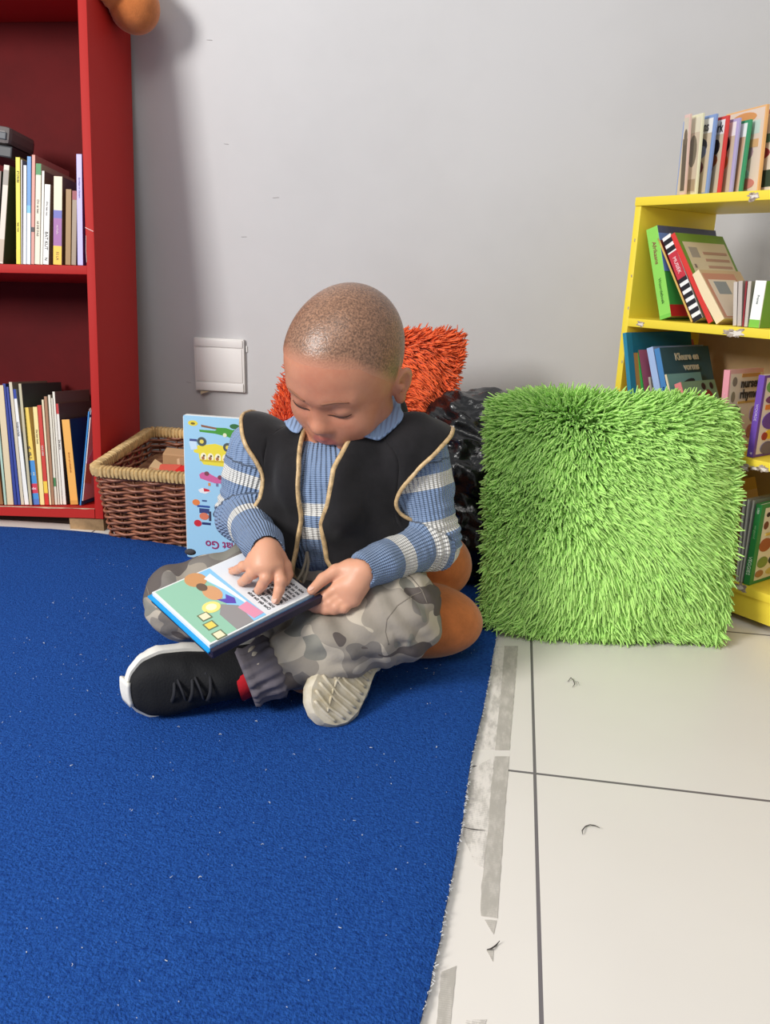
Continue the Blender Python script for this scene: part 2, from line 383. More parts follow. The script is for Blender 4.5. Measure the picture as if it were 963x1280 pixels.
# worn patches of paint on the shelf fronts
wm1 = mat('bare_grey_wood', (186, 170, 156), .85, .2, var=(160, .4, (124, 108, 100))); wm2 = flat((226, 216, 206), .8)
def patch(x, z, w, h, m, y=-.0022, seed=0, th=.00025):
    pts = []
    for i in range(40):
        a = 2*math.pi*i/40; c_, s_ = math.cos(a), math.sin(a)
        k = 1+.75*mnoise.noise(Vector((c_*1.5+seed, s_*1.5, seed*3.1)))+.45*mnoise.noise(Vector((c_*5+seed, s_*5, seed*1.7)))
        pts.append((x+w*k*c_, z+h*k*s_))
    wr = MB(); wr.prism(pts, 0, th, m, Matrix(((1, 0, 0, 0), (0, 0, -1, y), (0, 1, 0, 0), (0, 0, 0, 1))))
    wr.build('worn_paint_patch', ys_, label='bare patch where the yellow paint is worn')
def ypx(px, py):                                   # pixel -> local point on the shelf front plane
    o = Vector(_C); r = Vector(ray(px, py)); Mi = YM.inverted(); a = Mi@o; dd = Mi.to_3x3()@r; t = -a.y/dd.y; return a+dd*t
for px, py, w, h, sd in [(943, 245, .0105, .006, 1), (802, 405, .0090, .0045, 2), (921, 416, .017, .0070, 3), (930, 584, .011, .0055, 4), (955, 586, .009, .005, 5), (926, 734, .009, .007, 6), (944, 585, .007, .004, 8)]:
    q = ypx(px, py); yy = -.0021 if py < 300 else -.0011
    patch(q.x, q.z, w, h, wm1, yy, sd); patch(q.x+w*.15, q.z-h*.1, w*.55, h*.5, wm2, yy-.0003, sd+7, .0001)
for px, py in [(794, 300), (790, 345), (786, 385), (778, 452)]:
    q = ypx(px, py); patch(q.x, q.z, .0012, .0028, wm1, -.0001, px)

# ================================================================ blank switch plate on the wall
wp = mat('white_plastic', (236, 232, 228), .35, .5)
sw0 = aty(243.5, 421, WALL_Y); sw = empty('switch_plate', T(Vector((sw0.x, WALL_Y, sw0.z-.123))), 'square white blank switch plate on the grey wall', 'switch plate')
part('backplate', (.0, -.010, 0), (.121, -.0005, .123), wp, sw, .003)
part('cover_strip', (.003, -.0125, .1035), (.118, -.010, .121), wp, sw, .002)
part('blank_panel', (.005, -.0115, .0235), (.116, -.010, .1015), wp, sw, .0015)
part('cover_strip', (.003, -.0125, .002), (.118, -.010, .0215), wp, sw, .002)
mb = MB(); mb.add([(.012, -.0095, -.0005), (.034, -.0095, -.0005), (.014, -.013, -.008), (.011, -.006, -.0065)], [(0, 1, 2), (0, 2, 3), (0, 3, 1), (1, 3, 2)], mat('paint_flake', (190, 170, 140), .7, .2)); mb.build('paint_flake', sw, label='loose beige paint flake under the plate')
mb = MB(); mb.box((.1235, -.003, .094), (.1265, -.0005, .108), wp, .0008); mb.build('plaster_chip', sw, label='small white chip beside the plate')

# ================================================================ wicker basket
wk = mat('brown_wicker', (164, 104, 76), .42, .5, var=(50, .42, (96, 50, 36))); rimm = mat('pale_cane', (214, 180, 124), .5, .35, var=(70, .22)); stk = mat('wicker_stake', (110, 66, 46), .6, .3)
bk0 = atz(110, 583, .161); bx = Vector((1, -.03, 0)).normalized(); by = Vector((.03, 1, 0)).normalized()
tilt = rad(4.5); byt = (by*math.cos(tilt)+Vector((0, 0, 1))*math.sin(tilt)).normalized(); bzt = bx.cross(byt)
BH = .159; BW = .40; BD = .265
BM = basis(bx, byt, bzt, Vector((bk0.x, bk0.y+.004, bk0.z))-bzt*BH-Vector((0, 0, .002)))
bsk = empty('basket', BM, 'rectangular brown wicker basket with pale wrapped rim beside the red bookcase', 'basket')
def bring(t, z, off=0):
    """rounded rectangle perimeter, t in 0..1, slightly flared upwards"""
    f = .012*(1-z/BH); x0, y0, x1, y1 = f+.004, f+.004, BW-f-.004, BD-f-.004; r = .018
    segs = [('l', (x0+r, y0), (x1-r, y0), (0, -1)), ('c', (x1-r, y0+r), -90), ('l', (x1, y0+r), (x1, y1-r), (1, 0)), ('c', (x1-r, y1-r), 0), ('l', (x1-r, y1), (x0+r, y1), (0, 1)), ('c', (x0+r, y1-r), 90), ('l', (x0, y1-r), (x0, y0+r), (-1, 0)), ('c', (x0+r, y0+r), 180)]
    Ls = [math.hypot(s[2][0]-s[1][0], s[2][1]-s[1][1]) if s[0] == 'l' else math.pi/2*r for s in segs]; tot = sum(Ls); d = (t % 1)*tot
    for s, l in zip(segs, Ls):
        if d <= l or s is segs[-1]:
            k = d/l
            if s[0] == 'l': return Vector((s[1][0]+(s[2][0]-s[1][0])*k+s[3][0]*off, s[1][1]+(s[2][1]-s[1][1])*k+s[3][1]*off, z))
            a = rad(s[2]+90*k); return Vector((s[1][0]+math.cos(a)*(r+off), s[1][1]+math.sin(a)*(r+off), z))
        d -= l
wv = MB(); NS = 30; rows = 22
for i in range(rows):
    z = .004+i*(BH-.022)/(rows-1); ph = (i % 2)*math.pi
    pts = []
    for k in range(NS*6):
        t = k/(NS*6.); a = NS*math.pi*t+ph
        pts.append(bring(t, z+.0016*math.sin(2*a+1.57)*(.5+.5*mnoise.noise(Vector((t*40, i, 0))))+.001*mnoise.noise(Vector((t*20, i*3, 1))), (.0046*math.sin(a))))
    wv.tube(pts, .0030, wk, 6, closed=True)
wv.build('woven_wall', bsk, smooth=True)
st_ = MB()
for k in range(NS):
    t = (k+.5)/NS; st_.tube([bring(t, .0), bring(t, BH-.01)], .0024, stk, 6)
st_.build('stake', bsk, smooth=True)
rm_ = MB(); pts = []; rr = []
NR = 620
for k in range(NR): pts.append(bring(k/NR, BH-.008, .002))
# squared wrapped rim with ridges
vs = []; fs = []; sg = 10
for i, p in enumerate(pts):
    t = (pts[(i+1) % NR]-pts[i-1]).normalized(); o = t.cross(Vector((0, 0, 1))).normalized(); k = 1.08-.22*(i % 4 == 0)+.04*math.sin(i*.9)
    for j in range(sg):
        a = 2*math.pi*j/sg; c, s = math.cos(a), math.sin(a); e = .55
        vs.append(p+o*(.0098*k*math.copysign(abs(c)**e, c))+Vector((0, 0, .0105*k*math.copysign(abs(s)**e, s))))
for i in range(NR):
    for j in range(sg): fs.append((i*sg+j, i*sg+(j+1) % sg, ((i+1) % NR)*sg+(j+1) % sg, ((i+1) % NR)*sg+j))
rm_.add(vs, fs, rimm); rm_.build('rim', bsk, smooth='auto', label='pale cane wrapped rim')
mb = MB(); mb.prism([tuple(bring(k/60., 0, -.004)[:2]) for k in range(60)], .0005, .006, wk); mb.build('base', bsk)
# offcuts of wood lying in the basket
blk = [((.085, .10, .066), (.05, .022, .02), (218, 186, 140), (10, 20, 30), 'pale wooden triangle block at the left in the basket'),
       ((.125, .085, .070), (.06, .03, .016), (206, 92, 74), (15, -10, -20), 'faded red block lying flat at the front of the basket'),
       ((.165, .12, .078), (.05, .035, .02), (222, 188, 150), (-20, 10, 50), 'beige block lying across the middle of the basket'),
       ((.195, .165, .088), (.055, .05, .018), (214, 46, 44), (55, 5, 8), 'bright red square block standing upright in the basket'),
       ((.185, .075, .074), (.05, .024, .02), (208, 40, 38), (5, -15, 25), 'bright red long block at the front of the basket'),
       ((.245, .10, .076), (.055, .03, .02), (226, 168, 140), (10, 12, -30), 'pinkish block behind the blue book in the basket'),
       ((.24, .17, .075), (.06, .03, .022), (216, 180, 138), (0, 10, 70), 'pale block at the back of the basket'),
       ((.11, .17, .070), (.07, .035, .025), (190, 150, 110), (5, 5, 10), 'brown block deep in the basket near the wall')]
mb = MB(); mb.prism([tuple(bring(k/60., .05, -.010)[:2]) for k in range(60)], .0065, .108, mat('offcut_fill', (150, 110, 80), .8, .2, var=(50, .5, (90, 50, 40))))
fill = mb.build('wood_offcuts', M=BM); tag(fill, 'layer of mixed wood offcuts filling the wicker basket', 'wood offcuts', kind='stuff')
for i, (c, s, rgb, e, lab) in enumerate(blk):
    mb = MB()
    if i == 0: mb.prism([(-.026, -.014), (.028, -.014), (-.012, .026)], -.008, .008, flat(rgb, .6))
    elif i == 2: mb.prism([(-.024, -.017), (.026, -.013), (.02, .017), (-.015, .012)], -.009, .009, flat(rgb, .6))
    else: mb.box([-v/2 for v in s], [v/2 for v in s], flat(rgb, .6), .002)
    o = mb.build('wooden_block', M=BM@T(Vector((.035+c[0]*.62, c[1]+.02, c[2]+.052)))@Euler([rad(v) for v in e]).to_matrix().to_4x4()); tag(o, lab, 'block', 'wooden blocks in the basket')
# ================================================================ smooth solids
import openvdb
class SDF:
    """numpy signed distance grid; primitives are blended in their own neighbourhoods, then meshed"""
    def __init__(s, lo, hi, h):
        s.lo = np.array(lo, float); s.h = h; s.n = np.ceil((np.array(hi)-s.lo)/h).astype(int)+1
        s.D = np.full(s.n, .05, np.float32)
    def _win(s, lo, hi):
        a = np.clip(np.floor((np.array(lo)-s.lo)/s.h).astype(int), 0, s.n-1); b = np.clip(np.ceil((np.array(hi)-s.lo)/s.h).astype(int)+1, 1, s.n)
        return a, b
    def pts(s, a, b):
        g = np.meshgrid(*[s.lo[i]+s.h*np.arange(a[i], b[i]) for i in range(3)], indexing='ij')
        return np.stack(g, -1).astype(np.float32)
    def apply(s, lo, hi, fn, k=.01, op='u'):
        m = k+.02; a, b = s._win(np.array(lo)-m, np.array(hi)+m)
        if np.any(b <= a): return
        d = fn(s.pts(a, b)); sl = tuple(slice(a[i], b[i]) for i in range(3)); D = s.D[sl]
        if op == 'u':
            h = np.clip(.5+.5*(D-d)/k, 0, 1); s.D[sl] = D+(d-D)*h-k*h*(1-h)
        elif op == 's':
            h = np.clip(.5-.5*(D+d)/k, 0, 1); s.D[sl] = D+(-d-D)*h+k*h*(1-h)
        else:
            h = np.clip(.5-.5*(d-D)/k, 0, 1); s.D[sl] = d+(D-d)*h+k*h*(1-h)
    def cone(s, a, b, ra, rb, k=.01, op='u'):
        a = np.array(a, float); b = np.array(b, float); r = max(ra, rb)
        s.apply(np.minimum(a, b)-r, np.maximum(a, b)+r, lambda p: d_cone(p, a, b, ra, rb), k, op)
    def ell(s, c, r, M=None, k=.01, op='u'):
        c = np.array(c, float); r = np.array(r, float); A = np.array(M) if M is not None else np.eye(3); m = r.max()
        s.apply(c-m, c+m, lambda p: d_ell(p, c, r, A), k, op)
    def mesh(s, iso=0.):
        g = openvdb.FloatGrid(.05); g.copyFromArray(s.D); p, q = g.convertToQuads(isovalue=iso)
        return p*s.h+s.lo, q[:, ::-1].copy()
    def sample(s, P):
        q = (np.asarray(P)-s.lo)/s.h; i = np.clip(np.floor(q).astype(int), 0, s.n-2); f = np.clip(q-i, 0, 1); o = 0
        for dx in (0, 1):
            for dy in (0, 1):
                for dz in (0, 1):
                    w = np.where(dx, f[..., 0], 1-f[..., 0])*np.where(dy, f[..., 1], 1-f[..., 1])*np.where(dz, f[..., 2], 1-f[..., 2])
                    o = o+w*s.D[i[..., 0]+dx, i[..., 1]+dy, i[..., 2]+dz]
        return o
    def grad(s, P, e=None):
        e = e or s.h; P = np.asarray(P, float); o = np.zeros_like(P)
        for i in range(3):
            d = np.zeros(3); d[i] = e; o[..., i] = s.sample(P+d)-s.sample(P-d)
        return o/np.maximum(np.linalg.norm(o, axis=-1, keepdims=True), 1e-9)
def d_cone(p, a, b, ra, rb):
    ab = b-a; t = np.clip(((p-a)@ab)/(ab@ab), 0, 1); return np.linalg.norm(p-a-t[..., None]*ab, axis=-1)-(ra+(rb-ra)*t)
def d_ell(p, c, r, A):
    q = (p-c)@A; k0 = np.linalg.norm(q/r, axis=-1); k1 = np.linalg.norm(q/(r*r), axis=-1); return k0*(k0-1)/np.maximum(k1, 1e-6)
def npnoise(P, scale, seed=0):
    """cheap smooth value noise on (n,3)"""
    r = np.random.default_rng(seed); tab = r.random((32, 32, 32)).astype(np.float32); q = np.asarray(P)*scale; i = np.floor(q).astype(int); f = q-i; f = f*f*(3-2*f); o = 0
    for dx in (0, 1):
        for dy in (0, 1):
            for dz in (0, 1):
                w = np.where(dx, f[..., 0], 1-f[..., 0])*np.where(dy, f[..., 1], 1-f[..., 1])*np.where(dz, f[..., 2], 1-f[..., 2])
                o = o+w*tab[(i[..., 0]+dx) % 32, (i[..., 1]+dy) % 32, (i[..., 2]+dz) % 32]
    return o-.5
def attr(o, name, val):
    a = o.data.attributes.new(name, 'FLOAT', 'POINT'); a.data.foreach_set('value', np.asarray(val, np.float32))
def smooth_mesh(o, it=3, f=.5):
    m = o.modifiers.new('smooth', 'SMOOTH'); m.iterations = it; m.factor = f
# ================================================================ shaggy cushions
def shaggy(name, M, SX, SZ, TH, rgb, n, length, label, seed, comb, shear=0., r0=.0013):
    """local: x width, z height, y thickness (front = -y). The yarn strands are the cushion's own pile."""
    rng = np.random.default_rng(seed)
    root = empty(name, M, label, 'cushion')
    def surf(u, v, side):
        e = np.maximum(0, 1-np.abs(u)**2.6)**.55*np.maximum(0, 1-np.abs(v)**2.6)**.55
        sx = SX/2*u*(1-.03*(1-np.abs(v)**2)-.05*np.abs(v)**7); sz = SZ/2*v*(1-.03*(1-np.abs(u)**2)-.05*np.abs(u)**7); 
        return np.stack([sx+shear*sz, side*TH/2*e, sz], -1)
    nu = 41; g = np.linspace(-1, 1, nu); U, V = np.meshgrid(g, g, indexing='ij')
    mb = MB(); base = mat(name+'_cloth_'+str(rgb[0]), tuple(int(c*.8) for c in rgb), .9, .1)
    for sd in (-1, 1):
        P = surf(U, V, sd); mb.grid([[Vector(p) for p in r] for r in (P if sd < 0 else P[:, ::-1])], base)
    core = mb.build('cushion_cover', root, smooth=True)
    # strands
    side = np.where(rng.random(n) < .80, -1., 1.); u = rng.uniform(-1, 1, n); v = rng.uniform(-1, 1, n)
    ne = n//6; k = rng.integers(0, 4, ne); t = rng.uniform(-1, 1, ne); eu = np.where(k == 0, -.985, np.where(k == 1, .985, t)); ev = np.where(k == 2, -.985, np.where(k == 3, .985, t)); u[:ne] = eu; v[:ne] = ev
    P = surf(u, v, side); e = 1e-3
    du = surf(np.clip(u+e, -1, 1), v, side)-surf(np.clip(u-e, -1, 1), v, side); dv = surf(u, np.clip(v+e, -1, 1), side)-surf(u, np.clip(v-e, -1, 1), side)
    N = np.cross(du, dv); N /= np.maximum(np.linalg.norm(N, axis=1, keepdims=True), 1e-9); N *= np.sign(N[:, 1:2]*side[:, None]+1e-9)
    out = np.stack([np.sign(u)*np.abs(u)**8, 0*u, np.sign(v)*np.abs(v)**8], -1)
    N = N+out*1.3; N /= np.linalg.norm(N, axis=1, keepdims=True)
    C = comb(u, v)+.48*np.stack([npnoise(P, 11, seed+1), 0*u, npnoise(P, 11, seed+2)], -1)*2+.16*rng.normal(size=(n, 3))
    C = C-N*np.sum(C*N, 1, keepdims=True)
    L = length*rng.uniform(.75, 1.2, n)[:, None]; ns = 6
    pts = [P]; d = N*.75+C*.62; d /= np.linalg.norm(d, axis=1, keepdims=True); p = P
    for i in range(1, ns):
        d = d+C*.30+rng.normal(size=(n, 3))*.09; d /= np.linalg.norm(d, axis=1, keepdims=True); p = p+d*L/(ns-1); pts.append(p)
    pts = np.stack(pts, 1)                                             # n,ns,3
    tg = np.gradient(pts, axis=1); tg /= np.maximum(np.linalg.norm(tg, axis=2, keepdims=True), 1e-9)
    ref = rng.normal(size=(n, 1, 3)); a = np.cross(tg, ref); a /= np.maximum(np.linalg.norm(a, axis=2, keepdims=True), 1e-9); b = np.cross(tg, a)
    rr = r0*np.array([1, 1.05, 1.08, 1.05, .95, .5])[None, :, None]*rng.uniform(.8, 1.2, (n, 1, 1))
    ring = np.stack([pts+rr*(a*math.cos(q)+b*math.sin(q)) for q in (0, 2.094, 4.189)], 2)   # n,ns,3,3
    Vv = ring.reshape(-1, 3); idx = np.arange(n)[:, None, None]*ns*3; F = []
    for i in range(ns-1):
        for j in range(3):
            F.append(np.stack([np.arange(n)*ns*3+i*3+j, np.arange(n)*ns*3+i*3+(j+1) % 3, np.arange(n)*ns*3+(i+1)*3+(j+1) % 3, np.arange(n)*ns*3+(i+1)*3+j], 1))
    F = np.concatenate(F)
    m = mat(name+'_yarn_'+str(rgb[0]), rgb, .75, .18, sheen=.15)
    nt = m.node_tree
    if not nt.nodes.get('tone'):
        at = nt.nodes.new('ShaderNodeAttribute'); at.name = 'tone'; at.attribute_name = 'tone'; rp = nt.nodes.new('ShaderNodeValToRGB')
        rp.color_ramp.elements[0].color = lin(tuple(int(c*.9) for c in rgb)); rp.color_ramp.elements[1].color = lin(tuple(min(255, int(c*1.06)) for c in rgb))
        nt.links.new(at.outputs['Fac'], rp.inputs['Fac']); nt.links.new(rp.outputs['Color'], nt.nodes['Principled BSDF'].inputs['Base Color'])
    o = fastmesh('shaggy_pile', Vv, F, m, root); attr(o, 'tone', np.repeat(rng.random(n), ns*3)); tag(o, kind='stuff')
    return root
def comb_green(u, v):
    # the pile is combed away from a whorl left of the centre and hangs down
    return np.stack([.35+.75*u+.25*np.sin(v*3+1), -.25+0*u, -.62-.25*np.cos(u*2.2)+.45*v], -1)
def comb_orange(u, v):
    return np.stack([.9+.3*np.sin(v*4), -.25+0*u, -.45+.4*np.sin(u*5+v*3)], -1)
# green cushion leaning against the yellow shelf
gl = atz(606, 797, 0); gr = atz(914, 812, 0); gx = (gr-gl); GW = gx.length; gx.normalize()
top = aty(745, 503, 1.352); mid = (gl+gr)/2; gz = (top-mid); GH = gz.length; gz = (gz-gx*gz.dot(gx)).normalized(); gy = gz.cross(gx)
GM = basis(gx, gy, gz, mid+gz*(GH/2)+gy*.015+Vector((-.002, .0, .014)))
shaggy('shaggy_cushion', GM, GW-.030, GH-.030, .105, (198, 250, 136), 20000, .036, 'large lime green shaggy cushion leaning on the yellow shelf', 3, comb_green, r0=.00165)
# orange cushion behind the boy
oTL, oTR, oBR = aty(378, 430, 1.60), aty(580, 424, 1.63), aty(540, 575, 1.46)
ox = (oTR-oTL); OW = ox.length; ox.normalize(); oz = oTR-oBR; sh = oz.dot(ox); ozp = oz-ox*sh; OH = ozp.length*1.32; ozp.normalize(); oy = ozp.cross(ox)
OM = basis(ox, oy, ozp, (oTL+oTR)/2-ozp*(OH/2)-ox*(sh/ (oz-ox*sh).length*OH/2))
shaggy('shaggy_cushion', OM, OW-.02, OH, .12, (255, 108, 56), 9500, .031, 'orange shaggy cushion propped behind the boy against the wall', 9, comb_orange, r0=.0016, shear=sh/(oz-ox*sh).length)
# ================================================================ black rubbish bag
s = SDF((-.26, 1.26, -.01), (.14, 1.66, .40), .0035)
for c, r in [((-.055, 1.455, .10), (.125, .115, .105)), ((-.055, 1.465, .20), (.115, .105, .105)), ((-.045, 1.50, .275), (.09, .08, .06))]: s.ell(c, r, None, .05)
V, F = s.mesh(); Nn = s.grad(V)
Q_ = V@np.array([[1, 0, .35], [0, 1, .2], [-.3, 0, 1.]]); w1 = np.abs(npnoise(Q_*[1, 1, 1.6], 16, 5)); w2 = np.abs(npnoise(Q_*[.7, .7, 1.9]+[0, 0, .3], 34, 6)); w3 = np.abs(npnoise(Q_*[.7, .7, 1.5], 75, 7))
V = V+Nn*(.036*(.2-w1)+.030*(.16-w2)+.008*(.16-w3))[:, None]; V[:, 2] = np.maximum(V[:, 2], .001+CT*0)
bagm = mat('black_plastic', (16, 16, 18), .24, .6, bump=(70, .5, .004))
bag = fastmesh('rubbish_bag', V, F, bagm); smooth_mesh(bag, 3); tag(bag, 'crumpled black plastic rubbish bag between the boy and the green cushion', 'bag')
# ================================================================ plush toys
plm = mat('brown_plush', (204, 120, 64), .9, .12, var=(30, .12), bump=(300, .35, .002), sheen=.3)
q1 = atd(548, 716, 1.27); q2 = atd(548, 782, 1.235); q3 = atd(378, 770, 1.06)
s = SDF((-.36, .86, -.005), (.08, 1.36, .24), .004)
def gp(p, z): return (p[0], p[1], z)
s.ell((q2.x-.020, q2.y+.0, .058), (.086, .062, .054), None, .012); s.ell((q1.x-.012, q1.y+.03, .112), (.062, .055, .056), None, .006)
s.ell((-.20, 1.14, .05), (.13, .11, .045), None, .03); s.ell((-.23, 1.02, .040), (.06, .10, .034), None, .03)
V, F = s.mesh(); V[:, 2] = np.maximum(V[:, 2], CT+.0008)
plush = fastmesh('plush_toy', V, F, plm); smooth_mesh(plush, 3); tag(plush, 'big brown plush toy with rounded paws that the boy sits on', 'plush toy')
# the seam between the paws
p0 = atd(150, -12, 1.86)
topc = RM@Vector((-.03, .10, HT+.055))
s = SDF(np.array(topc)-.28, np.array(topc)+[.30, .22, .22], .005)
e1 = aty(168, 8, topc.y+.01); e2 = aty(120, -22, topc.y-.01)
s.cone(np.array(topc)+[-.16, .03, .03], np.array(topc)+[-.03, .01, .02], .075, .065, .03); s.cone(np.array(topc)+[-.03, .01, .018], np.array(e1), .055, .050, .02)
s.ell(np.array(aty(128, -14, topc.y-.03)), (.055, .05, .036), None, .004)
V, F = s.mesh(); loc = (np.c_[V, np.ones(len(V))]@np.array(RM.inverted()).T)[:, :3]
on = (loc[:, 0] < .002); loc[on, 2] = np.maximum(loc[on, 2], HT+.002); edge_ = (loc[:, 0] >= .002); 
V = (np.c_[loc, np.ones(len(V))]@np.array(RM).T)[:, :3]; V[:, 1] = np.minimum(V[:, 1], WALL_Y-.004)
tp_ = fastmesh('plush_toy', V, F, plm); smooth_mesh(tp_, 3); tag(tp_, 'brown plush toy lying on top of the red bookcase with a limb overhanging', 'plush toy')
# ================================================================ the reading boy
def V3(p): return np.array(p, float)
# -- the open book first: page plane
B1, B2, B3 = V3(atd(190, 740, 1.04)), V3(atd(262, 806, .96)), V3(atd(392, 742, 1.05))
PU = B1-B2; PL_U = np.linalg.norm(PU); PU = PU/PL_U; PVv = B3-B2; PVv = PVv-PU*(PVv@PU); PL_V = np.linalg.norm(PVv); PVv = PVv/PL_V
PN = np.cross(PVv, PU); PN = PN if PN[2] > 0 else -PN
def plh(px, py, h):
    r = np.array(ray(px, py)); o = B2+PN*h; t = ((o-_C)@PN)/(r@PN); return _C+r*t
# -- head frame (x left, y back, z up)
HO = V3((-.211, 1.072, .438)); hl, hb, hu = V3((.949, -.297, -.103)), V3((.307, .81, .499)), V3((-.065, -.505, .861))
hl /= np.linalg.norm(hl); hu = hu-hl*(hu@hl); hu /= np.linalg.norm(hu); hb = -np.cross(hl, hu) if np.cross(hl, hu)@hb < 0 else np.cross(hl, hu)
HS = .972; HA = np.stack([hl, hb, hu], 1)
def hw(x, y, z): return HO+HS*(HA@np.array([x, y, z]))
def hloc(P): return ((np.asarray(P)-HO)@HA)/HS
# -- joints
P0 = V3((-.235, 1.118, .148)); NB = V3((-.205, 1.128, .362))
SL, SR = V3(atd(522, 566, 1.125)), V3(atd(322, 566, 1.165))
EL, WL = V3(atd(541, 676, 1.145)), V3(plh(455, 714, .022))
ER, WR = V3(atd(304, 642, 1.185)), V3(plh(333, 688, .048))
KL, AL = V3(atz(494, 768, .116)), V3(atz(318, 843, .058)); KR, AR = V3(atz(229, 751, .083)), V3((-.180, 1.005, .052))
tl = SL-SR; tl /= np.linalg.norm(tl); tu = NB-P0; tu = tu-tl*(tu@tl); tu /= np.linalg.norm(tu); tf = np.cross(tl, tu); TA = np.stack([tl, tf, tu], 1)   # left, front, up
if tf[1] > 0: tf = -tf
TA = np.stack([tl, tf, tu], 1); CH = (SL+SR)/2
# -- fingers
FG = {}
def fing(k, *pts): FG[k] = [V3(p) for p in pts]
fing('ri', plh(346, 707, .038), plh(351, 726, .026), plh(349, 738, .016), plh(345, 750, .006))
fing('rm', plh(335, 709, .040), plh(333, 722, .030), plh(328, 731, .018), plh(323, 738, .006))
fing('rr', plh(324, 709, .038), plh(316, 716, .029), plh(309, 723, .017), plh(302, 728, .006))
fing('rp', plh(314, 705, .034), plh(304, 708, .026), plh(297, 712, .015), plh(290, 714, .006))
fing('rt', plh(345, 697, .036), plh(356, 708, .026), plh(359, 718, .016), plh(357, 727, .009))
fing('lt', plh(438, 711, .022), plh(420, 714, .020), plh(404, 724, .013), plh(390, 738, .0065))
fing('li', plh(424, 733, .004), plh(408, 745, -.006), plh(393, 750, -.014), plh(379, 752, -.017))
fing('lm', plh(430, 740, -.002), plh(414, 753, -.012), plh(399, 757, -.019), plh(385, 757, -.022))
fing('lr', plh(436, 746, -.006), plh(421, 758, -.015), plh(407, 762, -.022), plh(393, 761, -.025))
fing('lp', plh(443, 749, -.008), plh(430, 760, -.016), plh(418, 763, -.021), plh(407, 763, -.024))
# ---------------------------------------------------------------- body
def head_sdf(s):
    A = HA
    def e(c, r, k, op='u', M=A): s.ell(hw(*c), np.array(r)*HS, M, k, op)
    def c(a, b, ra, rb, k, op='u'): s.cone(hw(*a), hw(*b), ra*HS, rb*HS, k, op)
    e((0, .004, .024), (.0728, .089, .080), .02); e((0, -.020, .012), (.0640, .066, .068), .03)
    e((0, -.034, -.040), (.053, .049, .054), .030)
    c((0, -.052, -.083), (0, -.060, -.080), .016, .016, .022)
    for sg in (1, -1):
        c((sg*.040, -.010, -.062), (sg*.012, -.052, -.084), .018, .014, .03)
        e((sg*.033, -.058, -.040), (.026, .021, .024), .020)
        e((sg*.029, -.091, -.008), (.019, .010, .012), .014, 's')
        c((sg*.012, -.0815, .009), (sg*.042, -.067, .007), .007, .007, .016)
        e((sg*.029, -.0725, -.0085), (.0155, .0125, .0115), .0045)
        e((sg*.0105, -.0855, -.040), (.0075, .008, .0065), .007)
    c((0, -.076, -.004), (0, -.091, -.034), .0060, .0088, .012); e((0, -.0925, -.0365), (.0095, .0085, .0085), .008)
    for sg in (1, -1): e((sg*.0062, -.0945, -.0455), (.0032, .005, .003), .004, 's')
    e((0, -.077, -.058), (.022, .010, .014), .014)
    c((-.017, -.077, -.0595), (0, -.0870, -.0575), .0030, .0052, .005); c((.017, -.077, -.0595), (0, -.0870, -.0575), .0030, .0052, .005)
    c((-.014, -.076, -.0665), (.014, -.076, -.0665), .0045, .0045, .006); e((0, -.0835, -.0672), (.011, .0055, .0052), .005)
    c((-.016, -.083, -.0625), (.016, -.083, -.0625), .0013, .0013, .0022, 's')
    e((0, -.083, -.0745), (.013, .005, .004), .008, 's')
    for sg in (1, -1):
        Ry_ = np.array(Matrix.Rotation(sg*rad(12), 3, 'Y')@Matrix.Rotation(rad(-12), 3, 'X')@Matrix.Rotation(-sg*rad(20), 3, 'Z')); M = A@Ry_
        e((sg*.0735, .012, -.024), (.0075, .0160, .0235), .006, 'u', M)
        e((sg*.0795, .009, -.020), (.0062, .0100, .0150), .003, 's', M)
        e((sg*.0765, .004, -.024), (.004, .005, .006), .004, 'u', M)
        e((sg*.0715, .006, -.046), (.006, .007, .008), .006, 'u', M)
s = SDF((-.53, .80, .0), (-.02, 1.27, .575), .0019)
s.ell(P0+tu*.02, (.082, .062, .08), TA, .02); s.ell(CH-tu*.06, (.088, .058, .10), TA, .03); s.cone(SL-tl*.03-tu*.005, SR+tl*.03-tu*.005, .034, .034, .04)
s.cone(NB-tu*.01, hw(0, .022, -.055), .040, .036, .025); s.cone(NB-tu*.03, CH-tu*.06, .045, .05, .03)
head_sdf(s)
for a, b, w in ((SL, EL, WL), (SR, ER, WR)):
    s.cone(a, b, .030, .024, .012); s.cone(b, w, .024, .0165, .012)
for h_, k_, a_, sg in ((P0+tl*.05-tu*.01, KL, AL, 1), (P0-tl*.05-tu*.01, KR, AR, -1)):
    s.cone(h_, k_, .046, .034, .02); s.cone(k_, a_, .033, .022, .015)
def hand(s, w, keys, thumb):
    kk = .006
    for k in keys:
        m = FG[k][0]; s.cone(w+(m-w)*.08, m, .0125, .0098, .010)
    s.ell(w*.40+sum(FG[k][0] for k in keys)/len(keys)*.60, (.015, .015, .012), None, .012)
    for k in keys:
        f = FG[k]; r = (.0082, .0074, .0067, .0056) if k[1] != 'p' else (.0072, .0064, .0057, .0048)
        for i in range(3): s.cone(f[i], f[i+1], r[i], r[i+1], .0022)
        s.ell(f[1], (r[1]*1.08,)*3, None, .002)
    t = FG[thumb]; s.cone(w+(t[0]-w)*.3, t[0], .0125, .0118, .010); s.cone(t[0], t[1], .0118, .0092, .006); s.cone(t[1], t[2], .0088, .0078, .003); s.cone(t[2], t[3], .0078, .0062, .003)
hand(s, WR, ('ri', 'rm', 'rr', 'rp'), 'rt'); hand(s, WL, ('li', 'lm', 'lr', 'lp'), 'lt')
BODY = s
Vb, Fb = s.mesh()
hp = hloc(Vb)
